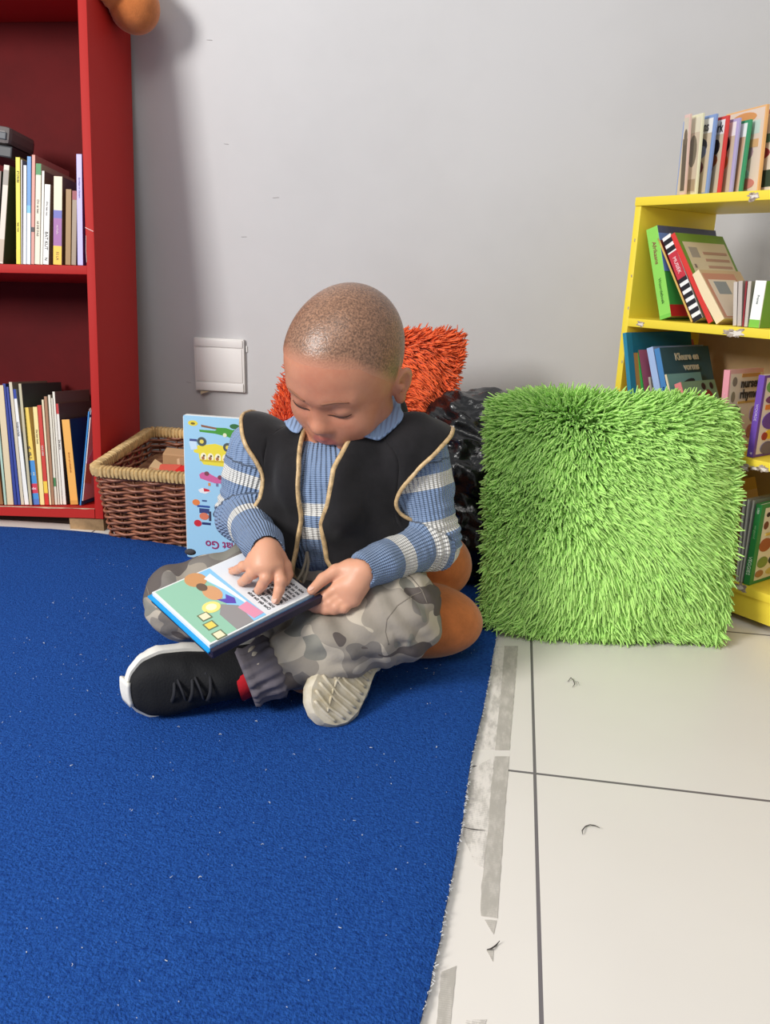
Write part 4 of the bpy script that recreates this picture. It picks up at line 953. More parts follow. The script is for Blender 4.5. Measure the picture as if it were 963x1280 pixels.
# ---------------------------------------------------------------- shoes
shoeb = mat('black_mesh', (26, 26, 28), .75, .25, bump=(420, .6, .001)); solem = mat('white_sole', (232, 228, 220), .6, .3, var=(40, .05)); solem2 = mat('worn_sole', (214, 204, 184), .65, .25, var=(38, .3, (186, 172, 140)))
sockm = mat('red_sock', (196, 36, 44), .85, .15, bump=(240, .4, .001)); lacem = mat('lace', (44, 44, 48), .8, .2); eyem = flat((150, 150, 152), .35)
def footw(y):                                   # half widths left/right of the axis for y in 0..1 (heel..toe)
    w = np.interp(y, [0, .03, .1, .25, .42, .6, .75, .88, .96, 1.], [.008, .018, .0245, .026, .0245, .030, .0325, .028, .0175, .004]); return w
def make_shoe(M, worn, L_=.176):
    sole = MB(); n = 44; ys_2 = (1-np.cos(np.linspace(0, math.pi, n)))/2; Pg = []
    sm_ = solem2 if worn else solem
    for y in ys_2:
        w = footw(y)+.0045; th = np.interp(y, [0, .3, .55, 1], [.027, .026, .020, .017]); z0 = .006*max(0, (y-.75)/.25)**2+.003*max(0, (.1-y)/.1)
        bul = .0025*(math.sin(y*26) > .2)*(1 if y < .5 else .4)
        Pg.append([Vector((x*(w+b_), y*L_, z)) for x, z, b_ in [(-1, z0+th, -.001), (-1, z0+th*.72, bul), (-1, z0+th*.3, bul), (-.9, z0, 0), (-.45, z0-.0005, 0), (0, z0-.0005, 0), (.45, z0-.0005, 0), (.9, z0, 0), (1, z0+th*.3, bul), (1, z0+th*.72, bul), (1, z0+th, -.001), (.5, z0+th+.001, 0), (-.5, z0+th+.001, 0)]])
    sole.grid(Pg, sm_, cv=True); sole.f += [tuple(range(13))[::-1], tuple(range((n-1)*13, n*13))]; sole.mi += [0, 0]
    so_ = sole.build('sole', None, smooth='auto', label='worn cream sole' if worn else 'chunky white foam sole'); so_.parent = body; so_.matrix_local = M
    tr = MB()
    for k in range(15):
        y = .07+.062*k; w = footw(y)*.86; zz_ = .006*max(0, (y-.75)/.25)**2
        pts = [Vector((w*u_, y*L_+.004*(1-abs(u_))*(1 if k % 2 else .4), -.0010+zz_)) for u_ in np.linspace(-1, 1, 9)]; tr.tube(pts, .0021, sm_, 6)
    tr.tube([Vector((.010*math.sin(y*7), y*L_, -.0010+.006*max(0, (y-.75)/.25)**2)) for y in np.linspace(.1, .93, 12)], .0017, sm_, 6)
    tro_ = tr.build('tread', so_, smooth=True)
    up = MB(); Pg = []; m = 20
    for y in ys_2:
        w = footw(y)+.0005; z0 = np.interp(y, [0, .3, .55, 1], [.024, .023, .0185, .020]); h = np.interp(y, [0, .04, .16, .3, .42, .55, .7, .85, .95, 1.], [.030, .046, .050, .048, .050, .041, .031, .024, .016, .004])
        row__ = []
        for j in range(m+1):
            a = math.pi*j/m; e = .72; cx_, sz_ = math.cos(a), math.sin(a); narrow = 1-.35*sz_**3*(y < .6)
            row__.append(Vector((w*math.copysign(abs(cx_)**e, cx_)*narrow, y*L_-.004*sz_*(y < .1), z0-.004+h*abs(sz_)**e)))
        Pg.append(row__)
    up.grid(Pg, shoeb); uo = up.build('upper', None, smooth=True); uo.parent = body; uo.matrix_local = M; sb = uo.modifiers.new('sub', 'SUBSURF'); sb.levels = sb.render_levels = 1
    bc_ = MB()
    for k in range(5): bc_.tube([Vector((u_, L_*(1.012-.9*(u_/.032)**2*.06)-.0018*k*.6, .006+.0048*k)) for u_ in np.linspace(-.0125, .0125, 7)], .0030, solem, 8)
    if not worn: bc_.build('toe_bumper', uo, smooth=True, label='ribbed white toe bumper')
    lo_ = MB()
    for k in range(5):
        y = .50+.055*k; z = np.interp(y, [.42, .55, .7, .85], [.0695, .059, .0485, .040])+.0015; wv2 = .0125
        pts = [Vector((wv2*u_, (y+.02*u_*(1 if k % 2 else -1))*L_, z-.010*u_*u_+.001)) for u_ in np.linspace(-1, 1, 9)]; lo_.tube(pts, .0022, lacem, 6, flatten=.6)
        for u_ in (-1, 1):
            ey = MB(); ey.ell((wv2*u_*1.12, y*L_, z-.0118), (.0024, .0024, .0016), eyem if k in (1, 2) else lacem, 10, 6); ey.build('eyelet', uo, smooth=True)
    lo_.build('lace', uo, smooth=True)
    return uo
def frame(toe, heel, upv):
    y = V3(toe)-V3(heel); L_ = np.linalg.norm(y); y /= L_; z = V3(upv)-y*(V3(upv)@y); z /= np.linalg.norm(z); x = np.cross(y, z); return x, y, z
# left foot (lying on its outer side, toe to the left of the picture)
toeL = V3(atz(160, 872, .050)); heelL = V3(atz(342, 829, .058)); dirL = (toeL-heelL)/np.linalg.norm(toeL-heelL)
x, y, z = frame(toeL, heelL, (.15, -1., .06)); LL = np.linalg.norm(toeL-heelL)
make_shoe(basis(x, y, z, toeL-y*LL-z*.036)@Matrix.Diagonal((1.27, 1, 1.12, 1)), False, LL)
mb = MB(); mb.tube([Vector(AL-ax_*.02), Vector(AL+ax_*.02), Vector(toeL-y*LL*.745+z*.009)], [.024, .0262, .0268], sockm, 18); mb.build('sock', body, smooth=True, label='red sock')
# right foot (tucked under, sole towards the camera)
toeR = V3(atz(403, 897, .030)); yR = V3((.30, .84, .38)); yR /= np.linalg.norm(yR); heelR = toeR+yR*.172
x, y, z = frame(toeR, heelR, (-.60, .50, -.50)); make_shoe(basis(x, y, z, heelR)@Matrix.Diagonal((1.12, 1, 1, 1)), True, .172)
# ---------------------------------------------------------------- the open picture book in the hands
OB = basis(PU, PVv, np.cross(PU, PVv), B2)       # u from B2 to B1, v from the blue edge to the reader
sgn = 1 if np.cross(PU, PVv)@PN > 0 else -1      # page faces PN
if sgn < 0: OB = basis(PU, PVv, PN, B2)
ob = empty('open_book', T(B2.tolist()), 'open picture book with bright blue cover held by the seated person', 'book')
LB = T(Vector(B2)).inverted()@OB
w_, v_ = PL_U, PL_V
covb = flat((22, 150, 214), .3); dark = mat('dark_cover', (40, 34, 52), .4, .4); pagem = flat((232, 232, 230), .5)
mb = MB(); mb.box((-.004, -.005, -.0085), (w_+.004, v_+.003, -.0060), covb, .0008); mb.build('cover', ob, M=LB)
mb = MB(); mb.box((0, 0, -.0060), (w_, v_, -.0002), pagem, .0006); mb.build('page_block', ob, M=LB)
mb = MB(); mb.box((-.010, -.004, -.0125), (w_*.98, v_+.010, -.0092), dark, .001); mb.box((-.011, -.003, -.012), (-.0045, v_+.010, -.0015), dark, .001); mb.build('back_cover', ob, M=LB, label='dark purple back cover folded underneath')
pm = MB()
def pg(poly, rgb, lv): pm.prism([(p[0]*w_, p[1]*v_) for p in (poly if sgn > 0 else poly[::-1])], -.0002, .00005+.00012*lv, flat(rgb), None)
pg(rect(.02, .02, .98, .54), (150, 198, 172), 0); pg([(.02, .30), (.3, .36), (.7, .44), (.98, .40), (.98, .54), (.02, .54)], (142, 200, 236), 1)
pg(rect(.02, .54, .98, .98), (226, 228, 232), 0)
pg(disc(.90, .36, .12, .09), (206, 150, 100), 2); pg(disc(.62, .37, .13, .07), (214, 160, 116), 2); pg(disc(.76, .345, .07, .04), (110, 90, 74), 3); pg([(.02, .26), (.3, .26), (.42, .34), (.3, .44), (.02, .42)], (150, 146, 146), 2)
pg([(.86, .42), (.6, .47), (.3, .50), (.3, .52), (.9, .50)], (236, 240, 244), 3); pg(disc(.44, .26, .085, .075), (246, 226, 130), 3); pg(disc(.44, .26, .05, .045), (252, 244, 200), 4)
pg([(.40, .38), (.5, .35), (.46, .41), (.52, .44), (.42, .47), (.34, .44)], (96, 74, 176), 4); pg([(.05, .44), (.28, .42), (.3, .52), (.06, .54)], (226, 150, 176), 3)
for u_, v__ in [(.36, .155), (.22, .13), (.06, .12)]: pg(rect(u_-.055, v__-.045, u_+.055, v__+.045), (110, 120, 90), 3); pg(rect(u_-.042, v__-.034, u_+.042, v__+.034), (236, 226, 190) if u_ != .22 else (236, 210, 100), 4)
pm.build('page_picture', ob, M=LB)
lines = ['One day the little', 'train came to the', 'hill. "Can I go up', 'all by myself?"', 'Slowly, slowly it', 'went up and up and', 'at last it saw the', 'sea on the other', 'side of the hill.']
for i, tx in enumerate(lines):
    LM_ = LB@basis((1, 0, 0), (0, -1, 0), (0, 0, -1 if sgn < 0 else 1), (w_*.06, v_*(.62+.043*i), .0002))
    LM_ = LB@basis((1, 0, 0), (0, -1, 0) if False else (0, 1, 0), (0, 0, 1), (0, 0, 0))@T(Vector((w_*.06, v_*(.60+.043*i), .0003)))@(Matrix.Diagonal((1, -1, 1, 1)) if False else Matrix.Identity(4))
    text(tx, .0064, flat((60, 60, 64)), ob, LM_, 'page_lettering', align='LEFT')
# ================================================================ books
def planepx(M, px, py, y):
    Mi = M.inverted(); a = Mi@Vector(_C); d = Mi.to_3x3()@Vector(ray(px, py)); return a+d*((y-a.y)/d.y)
PAGE = (238, 230, 214)
def make_book(M, w, h, d, label, spine, cover, group=None, cat='book', name='book', bands=(), txt=(), pages=PAGE, back=None, hard=True, pic=None, ctxt=()):
    """local: x thickness, spine at y=0, depth +y, height z. bands: (z0,z1,rgb) fractions on the spine; txt: (string, zfrac, size, rgb[, upright])"""
    o = empty(name, M, label, cat, group); ct = .0011 if w < .008 else .0017; ct = min(ct, w*.28)
    sm = flat(spine); cmf = flat(cover); cb = flat(back if back else cover); pm = flat(pages, .8)
    c = MB()
    c.box((0, 0, 0), (w, ct*1.2, h), sm, ct*.3); c.box((0, ct*1.15, 0), (ct, d, h), cb, 0); c.box((w-ct, ct*1.15, 0), (w, d, h), cmf, 0)
    c.build('cover', o)
    p = MB(); e = .0025 if hard else .0003; n = max(3, int((w-2*ct)/.0016)); pw = w-2*ct
    p.box((ct, ct*1.2, e), (w-ct, d-e, h-e), pm); p.build('page_block', o)
    if bands:
        for q, (z0, z1, rgb) in enumerate(bands):
            b = MB(); b.box((.0001, -.00025-.00004*q, h*z0), (w-.0001, ct*.4, h*z1), flat(rgb)); b.build('spine_band', o)
    for t in txt:
        if len(t) > 4 and t[4]: TM = basis((1, 0, 0), (0, 0, 1), (0, -1, 0), (w/2, -.0005, h*t[1]))
        else: TM = basis((0, 0, -1), (1, 0, 0), (0, -1, 0), (w/2, -.0005, h*t[1]))
        text(t[0], t[2], flat(t[3]), o, TM, 'spine_lettering')
    if pic:
        pb = MB(); CM = basis((0, 1, 0), (0, 0, 1), (1, 0, 0), (w+.0001, 0, 0))
        for k, (poly, rgb) in enumerate(pic): pb.prism([(q[0]*d, q[1]*h) for q in poly], 0, .00012*(k+1), flat(rgb), CM)
        pb.build('cover_picture', o)
    for s, u, v, size, rgb in ctxt:
        text(s, size, flat(rgb), o, basis((0, 1, 0), (0, 0, 1), (1, 0, 0), (w+.0016, u*d, v*h)), 'cover_lettering', bold=.0006)
    return o
def row(M, y0, zfn, specs, group, d=.15):
    for s in specs:
        xb0, xb1, xt0, yt, yb = s['px']; yy = y0+s.get('in', 0)
        a = planepx(M, xb0, yb, yy); b = planepx(M, xb1, yb, yy); t = planepx(M, xt0, yt, yy)
        z = zfn(a.x); dx = t.x-a.x; dz = t.z-z; ln = math.atan2(dx, dz); h = math.hypot(dx, dz)
        w = max(.0025, (b.x-a.x)*math.cos(ln)-.0006)
        piv = T(Vector((a.x, yy, z+.0006)))
        BMx = M@piv@Ry(ln) if ln < 0 else M@T(Vector((a.x+w*math.cos(ln), yy, z+.0006)))@Ry(ln)@T(Vector((-w, 0, 0)))
        kw = {k: v for k, v in s.items() if k not in ('px', 'in', 'd', 'lab', 'sp', 'co')}
        make_book(BMx, w, h, s.get('d', d), s['lab'], s['sp'], s['co'], group, **kw)
# ---- red bookcase, upper shelf
G1 = 'books on the upper shelf of the red bookcase'
up = [
 dict(px=(-14, -4, -8, 214, 330), sp=(120, 100, 90), co=(60, 70, 60), lab='dull brown book cut off at the left end of the upper red shelf'),
 dict(px=(-3, 4, 5, 207, 330), sp=(214, 200, 186), co=(52, 62, 44), d=.13, lab='thick whitish spined book with dark green cover leaning on the upper red shelf', bands=((.02, .25, (190, 170, 150)), (.80, .95, (150, 140, 130)))),
 dict(px=(20.5, 26, 19.5, 197, 330), sp=(232, 214, 66), co=(200, 190, 120), lab='bright yellow thin spine on the upper red shelf', txt=(('STORIES', .82, .006, (90, 80, 30)), ('lees mee', .35, .005, (120, 110, 40))), bands=((.0, .14, (238, 206, 60)),)),
 dict(px=(26.6, 28.6, 26, 200, 330), sp=(180, 172, 166), co=(150, 140, 140), lab='thin grey pamphlet between the yellow and the white spine'),
 dict(px=(29, 33, 29.4, 207, 330), sp=(226, 224, 226), co=(40, 44, 110), lab='thin white spined book with dark blue cover on the upper red shelf'),
 dict(px=(33.4, 38.4, 34, 196, 330), sp=(88, 142, 196), co=(70, 110, 160), lab='blue spine with a white lower half on the upper red shelf', bands=((0, .48, (214, 220, 222)), (.48, .55, (110, 180, 206)))),
 dict(px=(38.8, 43, 40, 194, 330), sp=(206, 142, 128), co=(180, 120, 110), lab='pink spine next to the green topped one', bands=((.30, .345, (60, 50, 50)),)),
 dict(px=(43.3, 50, 45, 205, 330), sp=(224, 214, 192), co=(190, 170, 140), lab='cream spine with a green top on the upper red shelf', bands=((.89, 1, (46, 130, 66)),), txt=(('Om te lees', .58, .0058, (110, 100, 100)), ('AS DIE DAG', .36, .0055, (110, 100, 90)))),
 dict(px=(50.3, 53.6, 52.5, 214, 330), sp=(222, 216, 204), co=(120, 96, 80), lab='narrow white spine behind the hand lettered one'),
 dict(px=(53.8, 61, 56, 231, 330), sp=(232, 228, 222), co=(150, 122, 104), lab='short white spine with big black hand lettering on the upper red shelf', txt=(('BAT KUT', .30, .0085, (50, 50, 52)), ('Ons lees nou', .70, .005, (90, 90, 96)), ('N', .07, .008, (70, 70, 70)))),
 dict(px=(61.3, 66, 63, 240, 330), sp=(150, 120, 100), co=(120, 90, 76), **{'in': .02}, lab='brown book set back beside the hand lettered one'),
 dict(px=(66.6, 77.3, 67.3, 221, 330), sp=(226, 214, 184), co=(130, 96, 74), lab='thick spine in cream purple and yellow on the upper red shelf', bands=((0, .215, (240, 186, 54)), (.215, .60, (150, 86, 150)), (.53, .62, (92, 92, 170))), txt=(('52 LX', .10, .0065, (60, 50, 30)), ('verhale', .40, .006, (226, 200, 214)))),
 dict(px=(81.6, 88.6, 82.4, 237, 330), sp=(150, 112, 62), co=(110, 76, 50), lab='golden brown spine on the upper red shelf'),
 dict(px=(89.2, 95.3, 90.5, 239, 330), sp=(150, 128, 106), co=(120, 60, 66), lab='worn grey brown spine with maroon top beside the lavender one', bands=((.88, 1, (140, 46, 60)),)),
 dict(px=(97, 104, 95.4, 193, 330), sp=(186, 176, 226), co=(86, 70, 150), lab='tall lavender spine at the right end of the upper red shelf', txt=(('Sprokies vir kleuters', .70, .0045, (140, 130, 180)),)),
]
row(RM, .004, lambda x: H2+.017, up, G1, .14)
# dark boxes lying on top of the books at the left
mb = MB(); mb.box((-.045, -.06, 0), (.045, .06, .022), flat((44, 44, 48)), .003); o = mb.build('box_lid')
q = planepx(RM, -4, 200, .03)
o.matrix_world = RM@T(Vector((q.x-.006, .075, q.z+.006)))@Ry(rad(8)); o.name = 'box_file'; tag(o, 'flat black box lying on top of the upper shelf books', 'box')
mb = MB(); mb.box((-.036, -.05, 0), (.036, .05, .034), flat((104, 96, 94)), .010); mb.box((-.02, -.0515, .008), (.03, -.045, .022), flat((70, 72, 78)), .002)
o = mb.build('cassette_case'); o.matrix_world = RM@T(Vector((q.x-.004, .07, q.z+.031)))@Ry(rad(8)); tag(o, 'grey rounded case on top of the flat black box', 'case')
# ---- red bookcase, bottom shelf
G2 = 'books on the bottom shelf of the red bookcase'
def zb(x): return .0215+.0165*(x+PT)
lo = [
 dict(px=(-9, 4, -24, 500, 627), sp=(150, 100, 60), co=(160, 110, 70), lab='brown book cut off at the left end of the bottom red shelf'),
 dict(px=(5.5, 8.5, -8, 486, 629), sp=(170, 196, 180), co=(84, 110, 100), lab='thin pale green spine at the left of the bottom red shelf'),
 dict(px=(9, 17, -4, 482, 626), sp=(216, 196, 160), co=(150, 130, 100), hard=False, lab='thick stack of yellowed pages left of the dark blue spines'),
 dict(px=(17.5, 21.5, 3, 480, 624), sp=(46, 62, 138), co=(30, 40, 90), lab='dark blue spine, left of a pair on the bottom red shelf'),
 dict(px=(22, 25.5, 7, 484, 623), sp=(56, 72, 150), co=(34, 44, 100), lab='dark blue spine, right of a pair on the bottom red shelf'),
 dict(px=(26, 30, 11, 478, 622), sp=(206, 194, 170), co=(150, 140, 120), hard=False, lab='worn beige spine beside the white one with a blue top'),
 dict(px=(30.5, 36, 14.5, 487, 621.5), sp=(232, 230, 226), co=(190, 186, 176), lab='white spine with a dark blue top on the bottom red shelf', bands=((.92, 1, (40, 64, 150)),), txt=(('Kinderverhale', .66, .0052, (90, 90, 100)),)),
 dict(px=(36.4, 40, 23, 480, 621), sp=(190, 180, 150), co=(58, 72, 74), d=.17, **{'in': .012}, lab='tall book with dark teal cover behind the yellow abc book'),
 dict(px=(40.4, 49.5, 26.5, 510, 621.5), sp=(236, 202, 92), co=(222, 196, 130), lab='thick yellow and blue alphabet book on the bottom red shelf', bands=((0, .46, (72, 142, 204)), (.0, .06, (84, 120, 190)), (.12, .22, (206, 62, 84))), txt=(('A', .59, .0095, (40, 50, 90), True), ('B', .53, .0095, (70, 70, 80), True), ('C', .50, .0095, (40, 50, 90), True), ('1 2', .32, .0085, (250, 240, 190), True), ('abc', .17, .0075, (255, 255, 255), True))),
 dict(px=(50, 55.5, 41, 509, 621), sp=(238, 218, 150), co=(220, 190, 110), lab='pale yellow spine between the alphabet book and the red spine', txt=(('Die klein boek', .70, .005, (120, 100, 70)),)),
 dict(px=(56, 61, 46.5, 507, 620), sp=(200, 62, 52), co=(190, 150, 120), lab='red spine with small white lettering on the bottom red shelf', bands=((.12, .24, (236, 198, 70)), (0, .11, (206, 50, 40))), txt=(('ONS LEES', .55, .005, (240, 230, 220)),)),
 dict(px=(61.4, 64, 52, 500, 619), sp=(230, 216, 180), co=(200, 180, 140), hard=False, lab='thin cream booklet right of the red spine'),
 dict(px=(64.4, 68, 55, 496, 618.5), sp=(164, 120, 90), co=(190, 170, 140), hard=False, lab='thin brown booklet among the pale ones on the bottom red shelf'),
 dict(px=(68.4, 71.4, 60, 494, 618), sp=(222, 214, 196), co=(160, 150, 130), hard=False, d=.16, lab='tall thin off-white booklet with a green mark near its foot', bands=((.17, .25, (70, 130, 80)),)),
 dict(px=(71.8, 74.4, 63.5, 498, 617), sp=(212, 204, 186), co=(150, 140, 124), hard=False, lab='thin grey booklet right of the one with a green mark'),
 dict(px=(74.8, 77.8, 65.5, 490, 616.5), sp=(226, 220, 206), co=(120, 112, 100), hard=False, d=.16, lab='tallest thin white booklet on the bottom red shelf'),
 dict(px=(78.2, 82.6, 68.6, 505, 616), sp=(228, 222, 212), co=(96, 84, 74), lab='white spine with a red top on the bottom red shelf', d=.16, bands=((.90, 1, (190, 52, 52)),), txt=(('Die storie', .6, .005, (110, 100, 90)),)),
 dict(px=(87.6, 97.5, 77, 525, 615.5), sp=(234, 172, 84), co=(30, 38, 76), lab='orange spined book with navy cover at the right of the bottom red shelf', txt=(('Groot sprokiesboek', .5, .0052, (190, 120, 50)),), bands=((.0, .05, (210, 150, 70)),)),
]
for i, s in enumerate(lo): s.setdefault('in', .004+.0016*i)
row(RM, .002, zb, lo, G2, .145)
# blue and pink folder leaning against the side panel
a = planepx(RM, 99, 616, .028); t = planepx(RM, 110.5, 489, .028)
FMx = RM@T(Vector((a.x, .028, zb(a.x)+.0008)))@Ry(math.atan2(t.x-a.x, t.z-a.z))
fo = empty('folder', FMx, 'blue and pink picture folder leaning on the red side panel', 'folder', G2); hh = math.hypot(t.x-a.x, t.z-a.z)*.93
mb = MB(); mb.box((0, 0, 0), (.003, .12, hh), flat((58, 140, 206)), .0006); mb.box((.0035, 0.002, .01), (.0055, .11, hh-.012), flat((226, 226, 226))); mb.build('cover', fo)
mb = MB(); mb.prism([(0, .45), (.10, .40), (.10, .9), (.06, .95), (.03, .62)], 0, .0004, flat((226, 176, 206)), basis((0, 1, 0), (0, 0, hh), (1, 0, 0), (.0056, .0, 0)))
mb.prism([(-.0, .25), (.03, .22), (.03, .44), (0, .45)], 0, .0006, flat((214, 178, 140)), basis((0, 1, 0), (0, 0, hh), (1, 0, 0), (.0056, .0, 0))); mb.build('cover_picture', fo)
mb = MB(); mb.tube([(.0015, .002, hh-.006), (.0015, .002, hh+.004), (.0035, .002, hh+.008), (.005, .002, hh+.003), (.005, .002, hh-.006)], .0006, flat((226, 226, 226)), 6); mb.build('loop', fo)

# ---- yellow shelf, second level
G3 = 'books on the upper compartment of the yellow shelf'
y2 = [
 dict(px=(825.5, 841, 808, 288, 399.5), d=.17, sp=(142, 212, 92), co=(70, 168, 76), lab='thick light green book leaning at the left of the yellow shelf', bands=((.0, .04, (120, 196, 80)),),
      txt=(('Afrikaans', .72, .0105, (150, 60, 72)), ('Woordeboek', .30, .008, (70, 110, 50))), pic=[(rect(.0, .0, 1, .13), (206, 50, 44)), (rect(0, .5, .7, 1), (120, 150, 220)), (rect(0, .92, 1, 1), (90, 96, 130)), (disc(.3, .3, .1, .05), (220, 230, 200))], ctxt=[('Afr', .25, .3, .012, (220, 235, 210))]),
 dict(px=(864.5, 867.5, 822, 299, 401), d=.14, sp=(214, 176, 92), co=(120, 40, 50), lab='very thin dark red booklet leaning on the yellow shelf'),
 dict(px=(868, 882, 828, 299, 402), d=.13, sp=(240, 238, 236), co=(150, 140, 120), lab='book with a black and white piano key spine on the yellow shelf',
      bands=[(k/11., k/11.+.05, (34, 32, 38)) for k in range(11)]+[(.5, .80, (196, 52, 66))], txt=(('MUSIEK', .65, .009, (240, 220, 220)),)),
 dict(px=(886, 894, 838, 295, 404), d=.14, sp=(214, 58, 52), co=(122, 158, 66), lab='red spined book with green and cream cover leaning on the yellow shelf',
      pic=[(rect(.08, .05, .95, .9), (222, 206, 176)), (rect(.15, .72, .32, .84), (170, 160, 150)), (rect(.4, .6, .9, .63), (190, 150, 130)), (rect(.4, .68, .9, .71), (190, 150, 130)), (rect(.4, .76, .9, .79), (190, 150, 130)), (rect(.12, .6, .16, .64), (140, 120, 110))]),
 dict(px=(896, 911, 864, 345, 404), d=.12, sp=(234, 214, 176), co=(214, 186, 146), lab='thick tan book with pictured cover on the yellow shelf',
      pic=[(rect(.03, .03, .8, .93), (210, 150, 124)), (rect(.1, .05, .76, .8), (236, 220, 200)), (rect(.2, .5, .5, .76), (150, 156, 160)), (disc(.55, .3, .1, .07), (206, 150, 150)), (disc(.45, .15, .12, .05), (214, 130, 90)), (disc(.68, .42, .05, .05), (180, 130, 110))]),
 dict(px=(917, 922, 917.5, 353, 404), d=.13, sp=(200, 190, 182), co=(190, 180, 172), hard=False, lab='greyish booklet, leftmost of the thin upright ones on the yellow shelf'),
 dict(px=(922.5, 928, 923.5, 352, 404), d=.13, sp=(190, 178, 170), co=(180, 170, 160), hard=False, lab='greyish booklet beside the maroon spine on the yellow shelf'),
 dict(px=(928.6, 930.6, 932.5, 352, 404.5), d=.12, sp=(150, 44, 52), co=(140, 40, 48), lab='thin maroon spine among grey booklets on the yellow shelf'),
 dict(px=(931, 935.5, 935.5, 352, 405), d=.13, sp=(196, 186, 176), co=(190, 180, 170), hard=False, lab='greyish booklet between the maroon and the green and white spine'),
 dict(px=(936.3, 950, 945, 351, 405.5), d=.12, sp=(246, 246, 242), co=(128, 182, 64), lab='white and green spined book at the right of the yellow shelf', bands=((0, .17, (128, 196, 74)),), txt=(('Prente', .6, .0052, (120, 130, 130)),), pic=[(disc(.6, .3, .25, .12), (190, 110, 50)), (rect(.2, .6, .8, .9), (150, 200, 90))]),
]
row(YM, .010, lambda x: Y2, y2, G3)
# ---- yellow shelf, third level
G4 = 'books on the middle compartment of the yellow shelf'
y3 = [
 dict(px=(789, 794, 778.5, 417, 548), d=.19, **{'in': -.028}, sp=(44, 130, 160), co=(204, 146, 84), lab='teal spined large book with orange cover behind the green cushion', pic=[(rect(0, .80, 1, 1), (32, 112, 136)), (rect(.0, .0, .08, 1), (44, 130, 160))]),
 dict(px=(806, 813.5, 789.4, 428.6, 550), d=.17, sp=(52, 150, 70), co=(196, 110, 140), lab='green spined book with plain pink cover on the yellow shelf', bands=((0, 1, (222, 226, 206)), (.03, .97, (44, 146, 66))), txt=(('ONS', .12, .009, (220, 236, 220)),), ),
 dict(px=(820, 823, 810.5, 472, 552), d=.10, sp=(170, 158, 150), co=(160, 150, 140), lab='small thin grey book beside the pale blue spine'),
 dict(px=(828, 837, 808.5, 436, 553), d=.15, sp=(164, 186, 226), co=(150, 170, 210), lab='pale blue spined book on the yellow shelf', txt=(('Baba', .22, .009, (80, 90, 130)), ('*', .45, .012, (90, 100, 140)))),
 dict(px=(837.5, 845, 818, 437, 554), d=.145, sp=(74, 132, 190), co=(58, 92, 104), lab='blue spined book with dark teal cover lettered in cream', txt=(('Kleure en vorms', .45, .006, (40, 60, 90)),), pic=[(rect(.06, .0, 1, .5), (110, 150, 150)), (disc(.5, .33, .25, .05), (60, 60, 60))], ctxt=[('Kleure en', .50, .885, .0175, (214, 204, 180)), ('vorms', .56, .77, .0175, (214, 204, 180))]),
 dict(px=(849, 852, 831, 469, 555), d=.10, sp=(228, 210, 176), co=(124, 168, 166), lab='thin cream spined book with a teal picture cover', pic=[(disc(.5, .8, .3, .08, rot=.3), (50, 50, 56)), (rect(.2, .2, .8, .5), (80, 90, 130))]),
 dict(px=(862, 872, 843, 481, 556), d=.10, sp=(220, 128, 128), co=(132, 160, 130), lab='small pink spined book with red figures on a green cover', txt=(('Die rooi', .5, .006, (240, 220, 220)),), pic=[(disc(.45, .62, .22, .16), (160, 62, 56)), (disc(.72, .66, .12, .18), (150, 56, 50)), (disc(.62, .9, .06, .06), (60, 40, 40)), (disc(.85, .9, .05, .06), (60, 40, 40)), (rect(.3, .05, .7, .4), (130, 170, 190)), (rect(.75, .1, .95, .4), (176, 70, 66))]),
 dict(px=(897, 905, 905.4, 462.7, 557), d=.10, sp=(226, 150, 164), co=(230, 180, 178), lab='pink nursery rhymes book on the yellow shelf',
      pic=[(rect(.05, .03, .97, .95), (236, 222, 206)), (disc(.17, .85, .07, .06), (140, 130, 120)), (disc(.15, .66, .06, .07), (150, 140, 120)), (rect(.36, .9, .9, .945), (206, 150, 90)), (rect(.3, .57, .9, .6), (212, 170, 90)), (disc(.25, .42, .17, .13), (110, 140, 84)), (disc(.3, .36, .09, .09), (196, 150, 90)), (disc(.2, .15, .14, .06), (150, 90, 80)), (disc(.25, .2, .07, .05), (90, 90, 90)), (disc(.75, .2, .13, .09), (180, 120, 110)), (disc(.78, .42, .1, .1), (150, 120, 140))],
      ctxt=[('nursery', .66, .82, .021, (40, 38, 40)), ('rhymes', .64, .685, .021, (40, 38, 40))], txt=(('nursery', .65, .0055, (240, 200, 206)),)),
 dict(px=(934, 942, 949, 469, 568), d=.10, sp=(108, 72, 168), co=(232, 222, 224), lab='purple spined picture book at the right of the yellow shelf', **{'in': -.006},
      pic=[(rect(.0, .0, 1, .03), (108, 72, 168)), (rect(0, .97, 1, 1), (108, 72, 168)), (rect(0, 0, .07, 1), (108, 72, 168)), (disc(.3, .86, .2, .08), (110, 170, 100)), (disc(.35, .7, .22, .05), (120, 60, 120)), (rect(.15, .58, .7, .64), (226, 130, 60)), (disc(.4, .44, .28, .11), (98, 62, 170)), (disc(.4, .27, .15, .06), (236, 196, 60)), (disc(.25, .25, .08, .05), (160, 50, 50)), (disc(.38, .1, .2, .08), (110, 100, 130)), (disc(.7, .2, .1, .05), (170, 50, 60))],
      txt=(('WOORDE', .55, .006, (200, 180, 230)), ('*', .05, .01, (230, 220, 240)))),
]
row(YM, .012, lambda x: Y3, y3, G4)
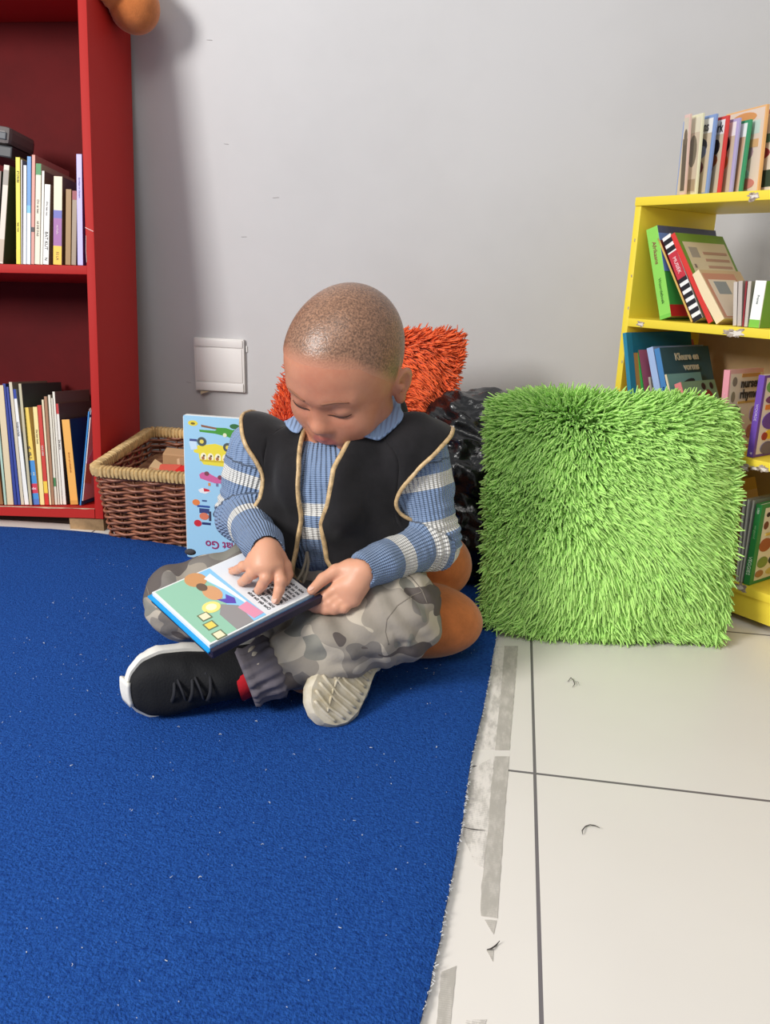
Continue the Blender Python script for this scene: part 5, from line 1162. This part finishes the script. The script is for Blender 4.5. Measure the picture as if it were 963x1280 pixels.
# ---- yellow shelf, lowest level
G5 = 'books on the lowest compartment of the yellow shelf'
FR = [(rect(.1, .04, .97, .95), (232, 226, 206))]+[(disc(u, v, a, b), c) for u, v, a, b, c in [(.2, .86, .05, .03, (40, 34, 34)), (.3, .82, .05, .03, (40, 34, 34)), (.18, .73, .06, .05, (110, 60, 40)), (.36, .74, .06, .05, (150, 50, 40)), (.24, .48, .15, .085, (166, 92, 56)), (.52, .5, .16, .09, (190, 70, 60)), (.24, .26, .13, .07, (126, 150, 76)), (.52, .26, .13, .06, (50, 60, 46)), (.2, .12, .10, .045, (170, 120, 80)), (.48, .12, .12, .04, (206, 190, 110)), (.75, .7, .14, .09, (200, 150, 60)), (.8, .4, .12, .1, (120, 60, 90)), (.78, .15, .12, .06, (90, 130, 60))]]+[(rect(.2, .60, .8, .63), (214, 186, 90))]
y4 = [
 dict(px=(905, 911, 886, 640, 722), d=.12, sp=(206, 200, 190), co=(190, 176, 166), hard=False, lab='thick pale book slumped at the left of the lowest yellow compartment', **{'in': .035}, pic=[(disc(.3, .7, .2, .12), (150, 90, 80)), (disc(.6, .6, .2, .12), (120, 110, 110)), (rect(.0, .1, 1, .2), (90, 80, 80))]),
 dict(px=(912, 915, 893, 606, 722), d=.12, sp=(206, 170, 120), co=(214, 190, 160), lab='picture book slumped to the left behind the green cushion', **{'in': .03}, pic=[(rect(.0, .86, 1, 1), (206, 176, 96)), (disc(.3, .7, .25, .1), (150, 96, 130)), (disc(.6, .5, .25, .1), (190, 130, 110)), (disc(.3, .35, .25, .1), (170, 110, 90)), (disc(.7, .25, .2, .1), (150, 90, 80))]),
 dict(px=(920.5, 923.2, 929, 625, 722), d=.13, sp=(206, 204, 200), co=(180, 180, 174), lab='thin grey white spine, left of three beside the green fruit book'),
 dict(px=(923.7, 926.2, 935, 625, 723), d=.13, sp=(200, 198, 194), co=(170, 170, 166), lab='thin grey white spine, middle of three beside the green fruit book'),
 dict(px=(926.7, 929, 941.5, 626, 724), d=.13, sp=(190, 190, 184), co=(150, 160, 150), lab='thin grey white spine, right of three beside the green fruit book'),
 dict(px=(930, 938, 946, 630, 726), d=.12, sp=(48, 136, 70), co=(56, 142, 76), lab='green spined book with fruit on its cover in the lowest yellow compartment', pic=FR, txt=(('VEGGIES', .24, .0085, (220, 240, 220)), ('eet gesond', .66, .005, (150, 210, 150)), ('LEER', .92, .005, (220, 240, 220)))),
]
row(YM, .008, lambda x: Y4, y4, G5)
# ---- thin board books standing on the top of the yellow shelf
G6 = 'thin board books on top of the yellow shelf'
topz = (YM@Vector((.2, .1, Y1))).z
cards = [(859, 866, 142, (222, 190, 180), (206, 196, 176), 'pinkish edged thin board book, leftmost on top of the yellow shelf', '', .0),
         (873, 882, 141, (226, 222, 190), (220, 214, 190), 'cream edged thin board book on top of the yellow shelf', '', 0),
         (887, 899, 142, (130, 156, 206), (236, 234, 232), 'blue edged thin board book on top of the yellow shelf', 'ons', 0),
         (902, 914, 144, (214, 70, 66), (238, 232, 230), 'red edged thin board book lettered work on top of the yellow shelf', 'work', 0),
         (917, 928, 147, (178, 170, 214), (238, 236, 236), 'lavender edged thin board book on top of the yellow shelf', '', 0),
         (929, 942, 149, (64, 150, 106), (236, 240, 236), 'green edged thin board book on top of the yellow shelf', '', 0)]
def yedge(px, py, Y): return aty(px, py, Y)
e = Vector((-.34, .94, 0)).normalized()
for i, (xb, xt, yt, rgb, cov, lab, word, _) in enumerate(cards):
    YY = 1.545-.006*i; pb = yedge(xb, 242, YY); pt = yedge(xt, yt, YY)
    surf = topz+.0015; pb = Vector((pb.x, YY, surf)); up_ = (Vector((pt.x, YY, pt.z))-pb); h = up_.length; up_.normalize()
    ee = (e-up_*e.dot(up_)).normalized(); xx = ee.cross(up_)
    w = .0045; dd = (.016, .05, .10, .10, .10, .10)[i]
    bo = empty('board_book', basis(xx, ee, up_, pb-xx*w), lab, 'book', G6)
    mb = MB(); mb.box((0, 0, 0), (w, dd, h), flat(rgb), .0008); mb.build('cover', bo)
    LM = basis((0, -1, 0), (0, 0, 1), (-1, 0, 0), (-.0001, dd, 0)); pm = MB()
    pics = [(rect(.04, .03, .94, .96), cov), (rect(.04, .03, .94, .78), (206, 190, 166))]
    if i == 0: pics += [(rect(.1, .05, .9, .7), (96, 84, 66)), (disc(.55, .72, .3, .1), (110, 96, 76))]
    elif i == 1: pics += [(disc(.6, .55, .25, .2), (120, 110, 90)), (rect(.1, .05, .9, .2), (170, 150, 120))]
    elif i == 2: pics += [(disc(.55, .62, .3, .12), (60, 62, 76)), (disc(.7, .55, .14, .08), (120, 130, 160)), (disc(.5, .35, .3, .12), (110, 40, 46))]
    elif i == 3: pics += [(disc(.75, .62, .12, .1), (50, 40, 44)), (disc(.6, .45, .25, .1), (150, 80, 46)), (disc(.55, .35, .2, .07), (90, 50, 70))]
    elif i == 4: pics += [(disc(.62, .6, .16, .14), (196, 84, 50)), (disc(.72, .68, .1, .1), (44, 36, 40)), (disc(.55, .3, .16, .1), (70, 60, 110)), (disc(.7, .45, .12, .1), (206, 110, 60))]
    else: pics += [(rect(.5, .05, .9, .78), (198, 160, 130)), (disc(.7, .4, .1, .03), (170, 140, 120))]
    for k, (poly, c) in enumerate(pics): pm.prism([(q[0]*dd, q[1]*h) for q in poly], 0, .00012*(k+1), flat(c), LM)
    pm.build('cover_picture', bo)
    if word: text(word, .022, flat((40, 40, 48)), bo, LM@T(Vector((.72*dd, .86*h, .001))), 'cover_lettering', sx=.8)
for (xb, xt, yt, xw, rgb, lab, pics, YY) in [(951, 963, 130, .0055, (232, 180, 120), 'taller orange and pink picture book beside the thin board books', [(rect(.02, .02, .98, .98), (226, 206, 190)), (rect(.3, .7, .9, .85), (200, 216, 206)), (disc(.5, .9, .3, .06), (216, 150, 90)), (disc(.6, .5, .2, .1), (170, 140, 150)), (disc(.5, .42, .12, .1), (120, 100, 110)), (rect(.3, .55, .9, .64), (216, 170, 120)), (disc(.5, .25, .25, .08), (170, 200, 196)), (disc(.7, .14, .2, .06), (206, 130, 120))], 1.50),
                                            (972, 984, 132, .005, (210, 150, 150), 'picture book with dark cover cut off at the right on top of the yellow shelf', [(rect(.1, .05, .95, .95), (226, 214, 196)), (rect(.1, .1, .95, .3), (60, 76, 60)), (disc(.5, .5, .3, .08), (150, 60, 60)), (rect(.1, .62, .95, .72), (90, 120, 96))], 1.485)]:
    pb = aty(xb, 242, YY); pt = aty(xt, yt, YY); pb = Vector((pb.x, YY, topz+.0015)); up_ = Vector((pt.x, YY, pt.z))-pb; h = up_.length; up_.normalize(); ee = (e-up_*e.dot(up_)).normalized(); xx = ee.cross(up_); dd = .11
    bo = empty('board_book', basis(xx, ee, up_, pb-xx*xw), lab, 'book', G6); mb = MB(); mb.box((0, 0, 0), (xw, dd, h), flat(rgb), .0008); mb.build('cover', bo)
    LM = basis((0, -1, 0), (0, 0, 1), (-1, 0, 0), (-.0001, dd, 0)); pm = MB()
    for k, (poly, c) in enumerate(pics): pm.prism([(q[0]*dd, q[1]*h) for q in poly], 0, .00012*(k+1), flat(c), LM)
    pm.build('cover_picture', bo)

# ---- big blue picture book standing upside down in front of the basket
q0 = atz(234, 696, CT+.001); bb_u = Vector((1, -.03, 0)).normalized()
tp = aty(230, 518, q0.y+.012); up_ = (tp-q0); HBK = up_.length; up_ = (up_-bb_u*up_.dot(bb_u)).normalized(); nn = bb_u.cross(up_)   # nn faces the camera
WBK = .155
BBM = basis(bb_u, up_, nn, q0)
bbk = empty('picture_book', BBM, 'large light blue vehicle picture book standing upside down against the basket', 'book')
mb = MB(); mb.prism([(x, y) for x, y in [(.004, 0), (WBK-.004, 0), (WBK, .004), (WBK, HBK-.004), (WBK-.004, HBK), (.004, HBK), (0, HBK-.004), (0, .004)]], -.0095, -.0002, flat((226, 226, 222))); mb.build('page_block', bbk)
mb = MB(); mb.prism([(.0012, .0012), (WBK-.001, .0012), (WBK-.001, HBK-.0012), (.0012, HBK-.0012)], -.0002, .0006, flat((158, 202, 228))); mb.build('cover', bbk)
def cc(cx, cy): return ((cx-68)/6.736*HBK/173.5, HBK-(cy-95)/6.736*HBK/173.5)
def shp(m, pts, rgb, lv): m.prism([cc(*p) for p in pts][::-1], .0006, .0008+.00015*lv, flat(rgb))
pm = MB()
def cdisc(cx, cy, rx, ry=None, rot=0): return disc(cx, cy, rx, ry, 18, rot)
shp(pm, [(215, 165), (330, 180), (420, 178), (470, 190), (620, 165), (660, 200), (660, 250), (600, 260), (545, 285), (430, 245), (330, 228), (205, 222), (200, 205), (330, 205), (345, 196), (220, 182)], (74, 150, 54), 0)
shp(pm, [(215, 165), (340, 180), (345, 194), (222, 182)], (140, 92, 70), 1); shp(pm, cdisc(490, 162, 40, 20), (58, 110, 60), 1); shp(pm, cdisc(410, 235, 16, 16), (226, 226, 190), 2); shp(pm, cdisc(545, 275, 18, 18), (206, 190, 90), 2)
shp(pm, [(150, 375), (185, 330), (250, 322), (330, 308), (430, 330), (490, 350), (490, 400), (465, 450), (450, 488), (330, 484), (230, 480), (195, 430), (192, 395), (155, 388)], (232, 214, 66), 0)
for x, y in [(220, 298), (432, 330)]: shp(pm, cdisc(x, y, 38, 36), (82, 88, 84), 2); shp(pm, cdisc(x, y, 17, 16), (226, 206, 90), 3)
for x in (232, 290, 350, 412): shp(pm, cdisc(x, 420, 26, 34), (244, 236, 200), 1); shp(pm, cdisc(x-4, 428, 13, 14), (170, 110, 70), 2); shp(pm, cdisc(x+4, 408, 9, 8), (90, 80, 70), 3)
shp(pm, rect(200, 440, 455, 452), (206, 178, 50), 4)
shp(pm, [(115, 310), (135, 285), (175, 290), (182, 360), (130, 372)], (200, 220, 236), 1); shp(pm, rect(120, 282, 180, 300), (70, 80, 130), 2)
shp(pm, cdisc(150, 158, 40, 22), (226, 206, 70), 0); shp(pm, cdisc(150, 160, 18, 9), (120, 100, 40), 1)
shp(pm, [(192, 565), (215, 545), (255, 540), (330, 575), (400, 580), (420, 600), (400, 622), (320, 625), (265, 612), (200, 595)], (206, 100, 150), 0); shp(pm, cdisc(255, 552, 20, 18), (130, 70, 80), 1); shp(pm, cdisc(365, 575, 20, 18), (130, 70, 80), 1); shp(pm, rect(265, 625, 285, 650), (214, 140, 80), 1); shp(pm, rect(330, 625, 350, 650), (120, 120, 150), 1); shp(pm, rect(375, 622, 392, 655), (120, 120, 150), 1)
shp(pm, [(180, 690), (215, 672), (270, 680), (285, 695), (240, 718), (195, 710)], (232, 226, 226), 0); shp(pm, [(225, 672), (270, 680), (280, 695), (230, 700)], (206, 52, 60), 1)
shp(pm, cdisc(160, 795, 32, 26), (226, 130, 70), 0); shp(pm, rect(168, 815, 275, 832), (50, 80, 150), 0); shp(pm, rect(185, 840, 270, 880), (58, 70, 120), 0); shp(pm, cdisc(225, 905, 40, 30), (214, 120, 90), 1); shp(pm, cdisc(170, 967, 33, 28), (200, 44, 56), 0); shp(pm, rect(205, 955, 280, 975), (40, 50, 100), 0); shp(pm, rect(265, 860, 285, 940), (60, 60, 80), 1); shp(pm, rect(210, 770, 250, 782), (60, 80, 130), 1)
shp(pm, rect(370, 780, 420, 880), (226, 228, 216), 0); shp(pm, rect(380, 800, 410, 850), (160, 180, 170), 1); shp(pm, rect(365, 910, 490, 1000), (120, 130, 120), 0); shp(pm, cdisc(410, 945, 24, 26), (226, 214, 150), 1); shp(pm, cdisc(460, 950, 22, 26), (214, 170, 90), 1); shp(pm, [(390, 1000), (480, 1000), (430, 1035)], (206, 196, 90), 1); shp(pm, cdisc(380, 885, 11), (80, 80, 90), 1); shp(pm, cdisc(420, 885, 11), (80, 80, 90), 1)
pm.build('cover_picture', bbk)
c0 = cc(455, 1135); s = 76/6.736*HBK/173.5
text('That Go', s*1.22, flat((150, 46, 96)), bbk, T(Vector((cc(230, 1135)[0], c0[1], .0009)))@Rz(math.pi), 'cover_lettering', align='RIGHT', bold=.0004)
text('Things', s*1.22, flat((120, 50, 110)), bbk, T(Vector((cc(300, 1230)[0], cc(0, 1252)[1], .0009)))@Rz(math.pi), 'cover_lettering', align='RIGHT', bold=.0004)
# ================================================================ light
w = bpy.data.worlds.new('world'); SC.world = w; w.use_nodes = True
bg = w.node_tree.nodes['Background']; bg.inputs['Color'].default_value = (.93, .97, 1, 1); bg.inputs['Strength'].default_value = .42
def area(name, loc, target, size, energy, rgb=(1, 1, 1), sy=None):
    l = bpy.data.lights.new(name, 'AREA'); l.energy = energy; l.size = size; l.color = rgb
    if sy: l.shape = 'RECTANGLE'; l.size_y = sy
    o = bpy.data.objects.new(name, l); COL.objects.link(o); o.location = loc
    o.rotation_euler = (Vector(target)-Vector(loc)).to_track_quat('-Z', 'Y').to_euler(); return o
area('window_light', (-2.05, -.95, 1.72), (-.3, 1.4, .45), .75, 92, (1, .985, .96), .9)
area('overhead_fill', (-.3, -.35, 2.4), (-.15, 1.0, .2), 1.1, 15, (1, .97, .93))  # unseen fill added overhead to brighten the boy and front surfaces
SC.view_settings.view_transform = 'Standard'; SC.view_settings.look = 'None'; SC.view_settings.gamma = 1; SC.view_settings.exposure = 0.03
SC.view_settings.use_curve_mapping = False
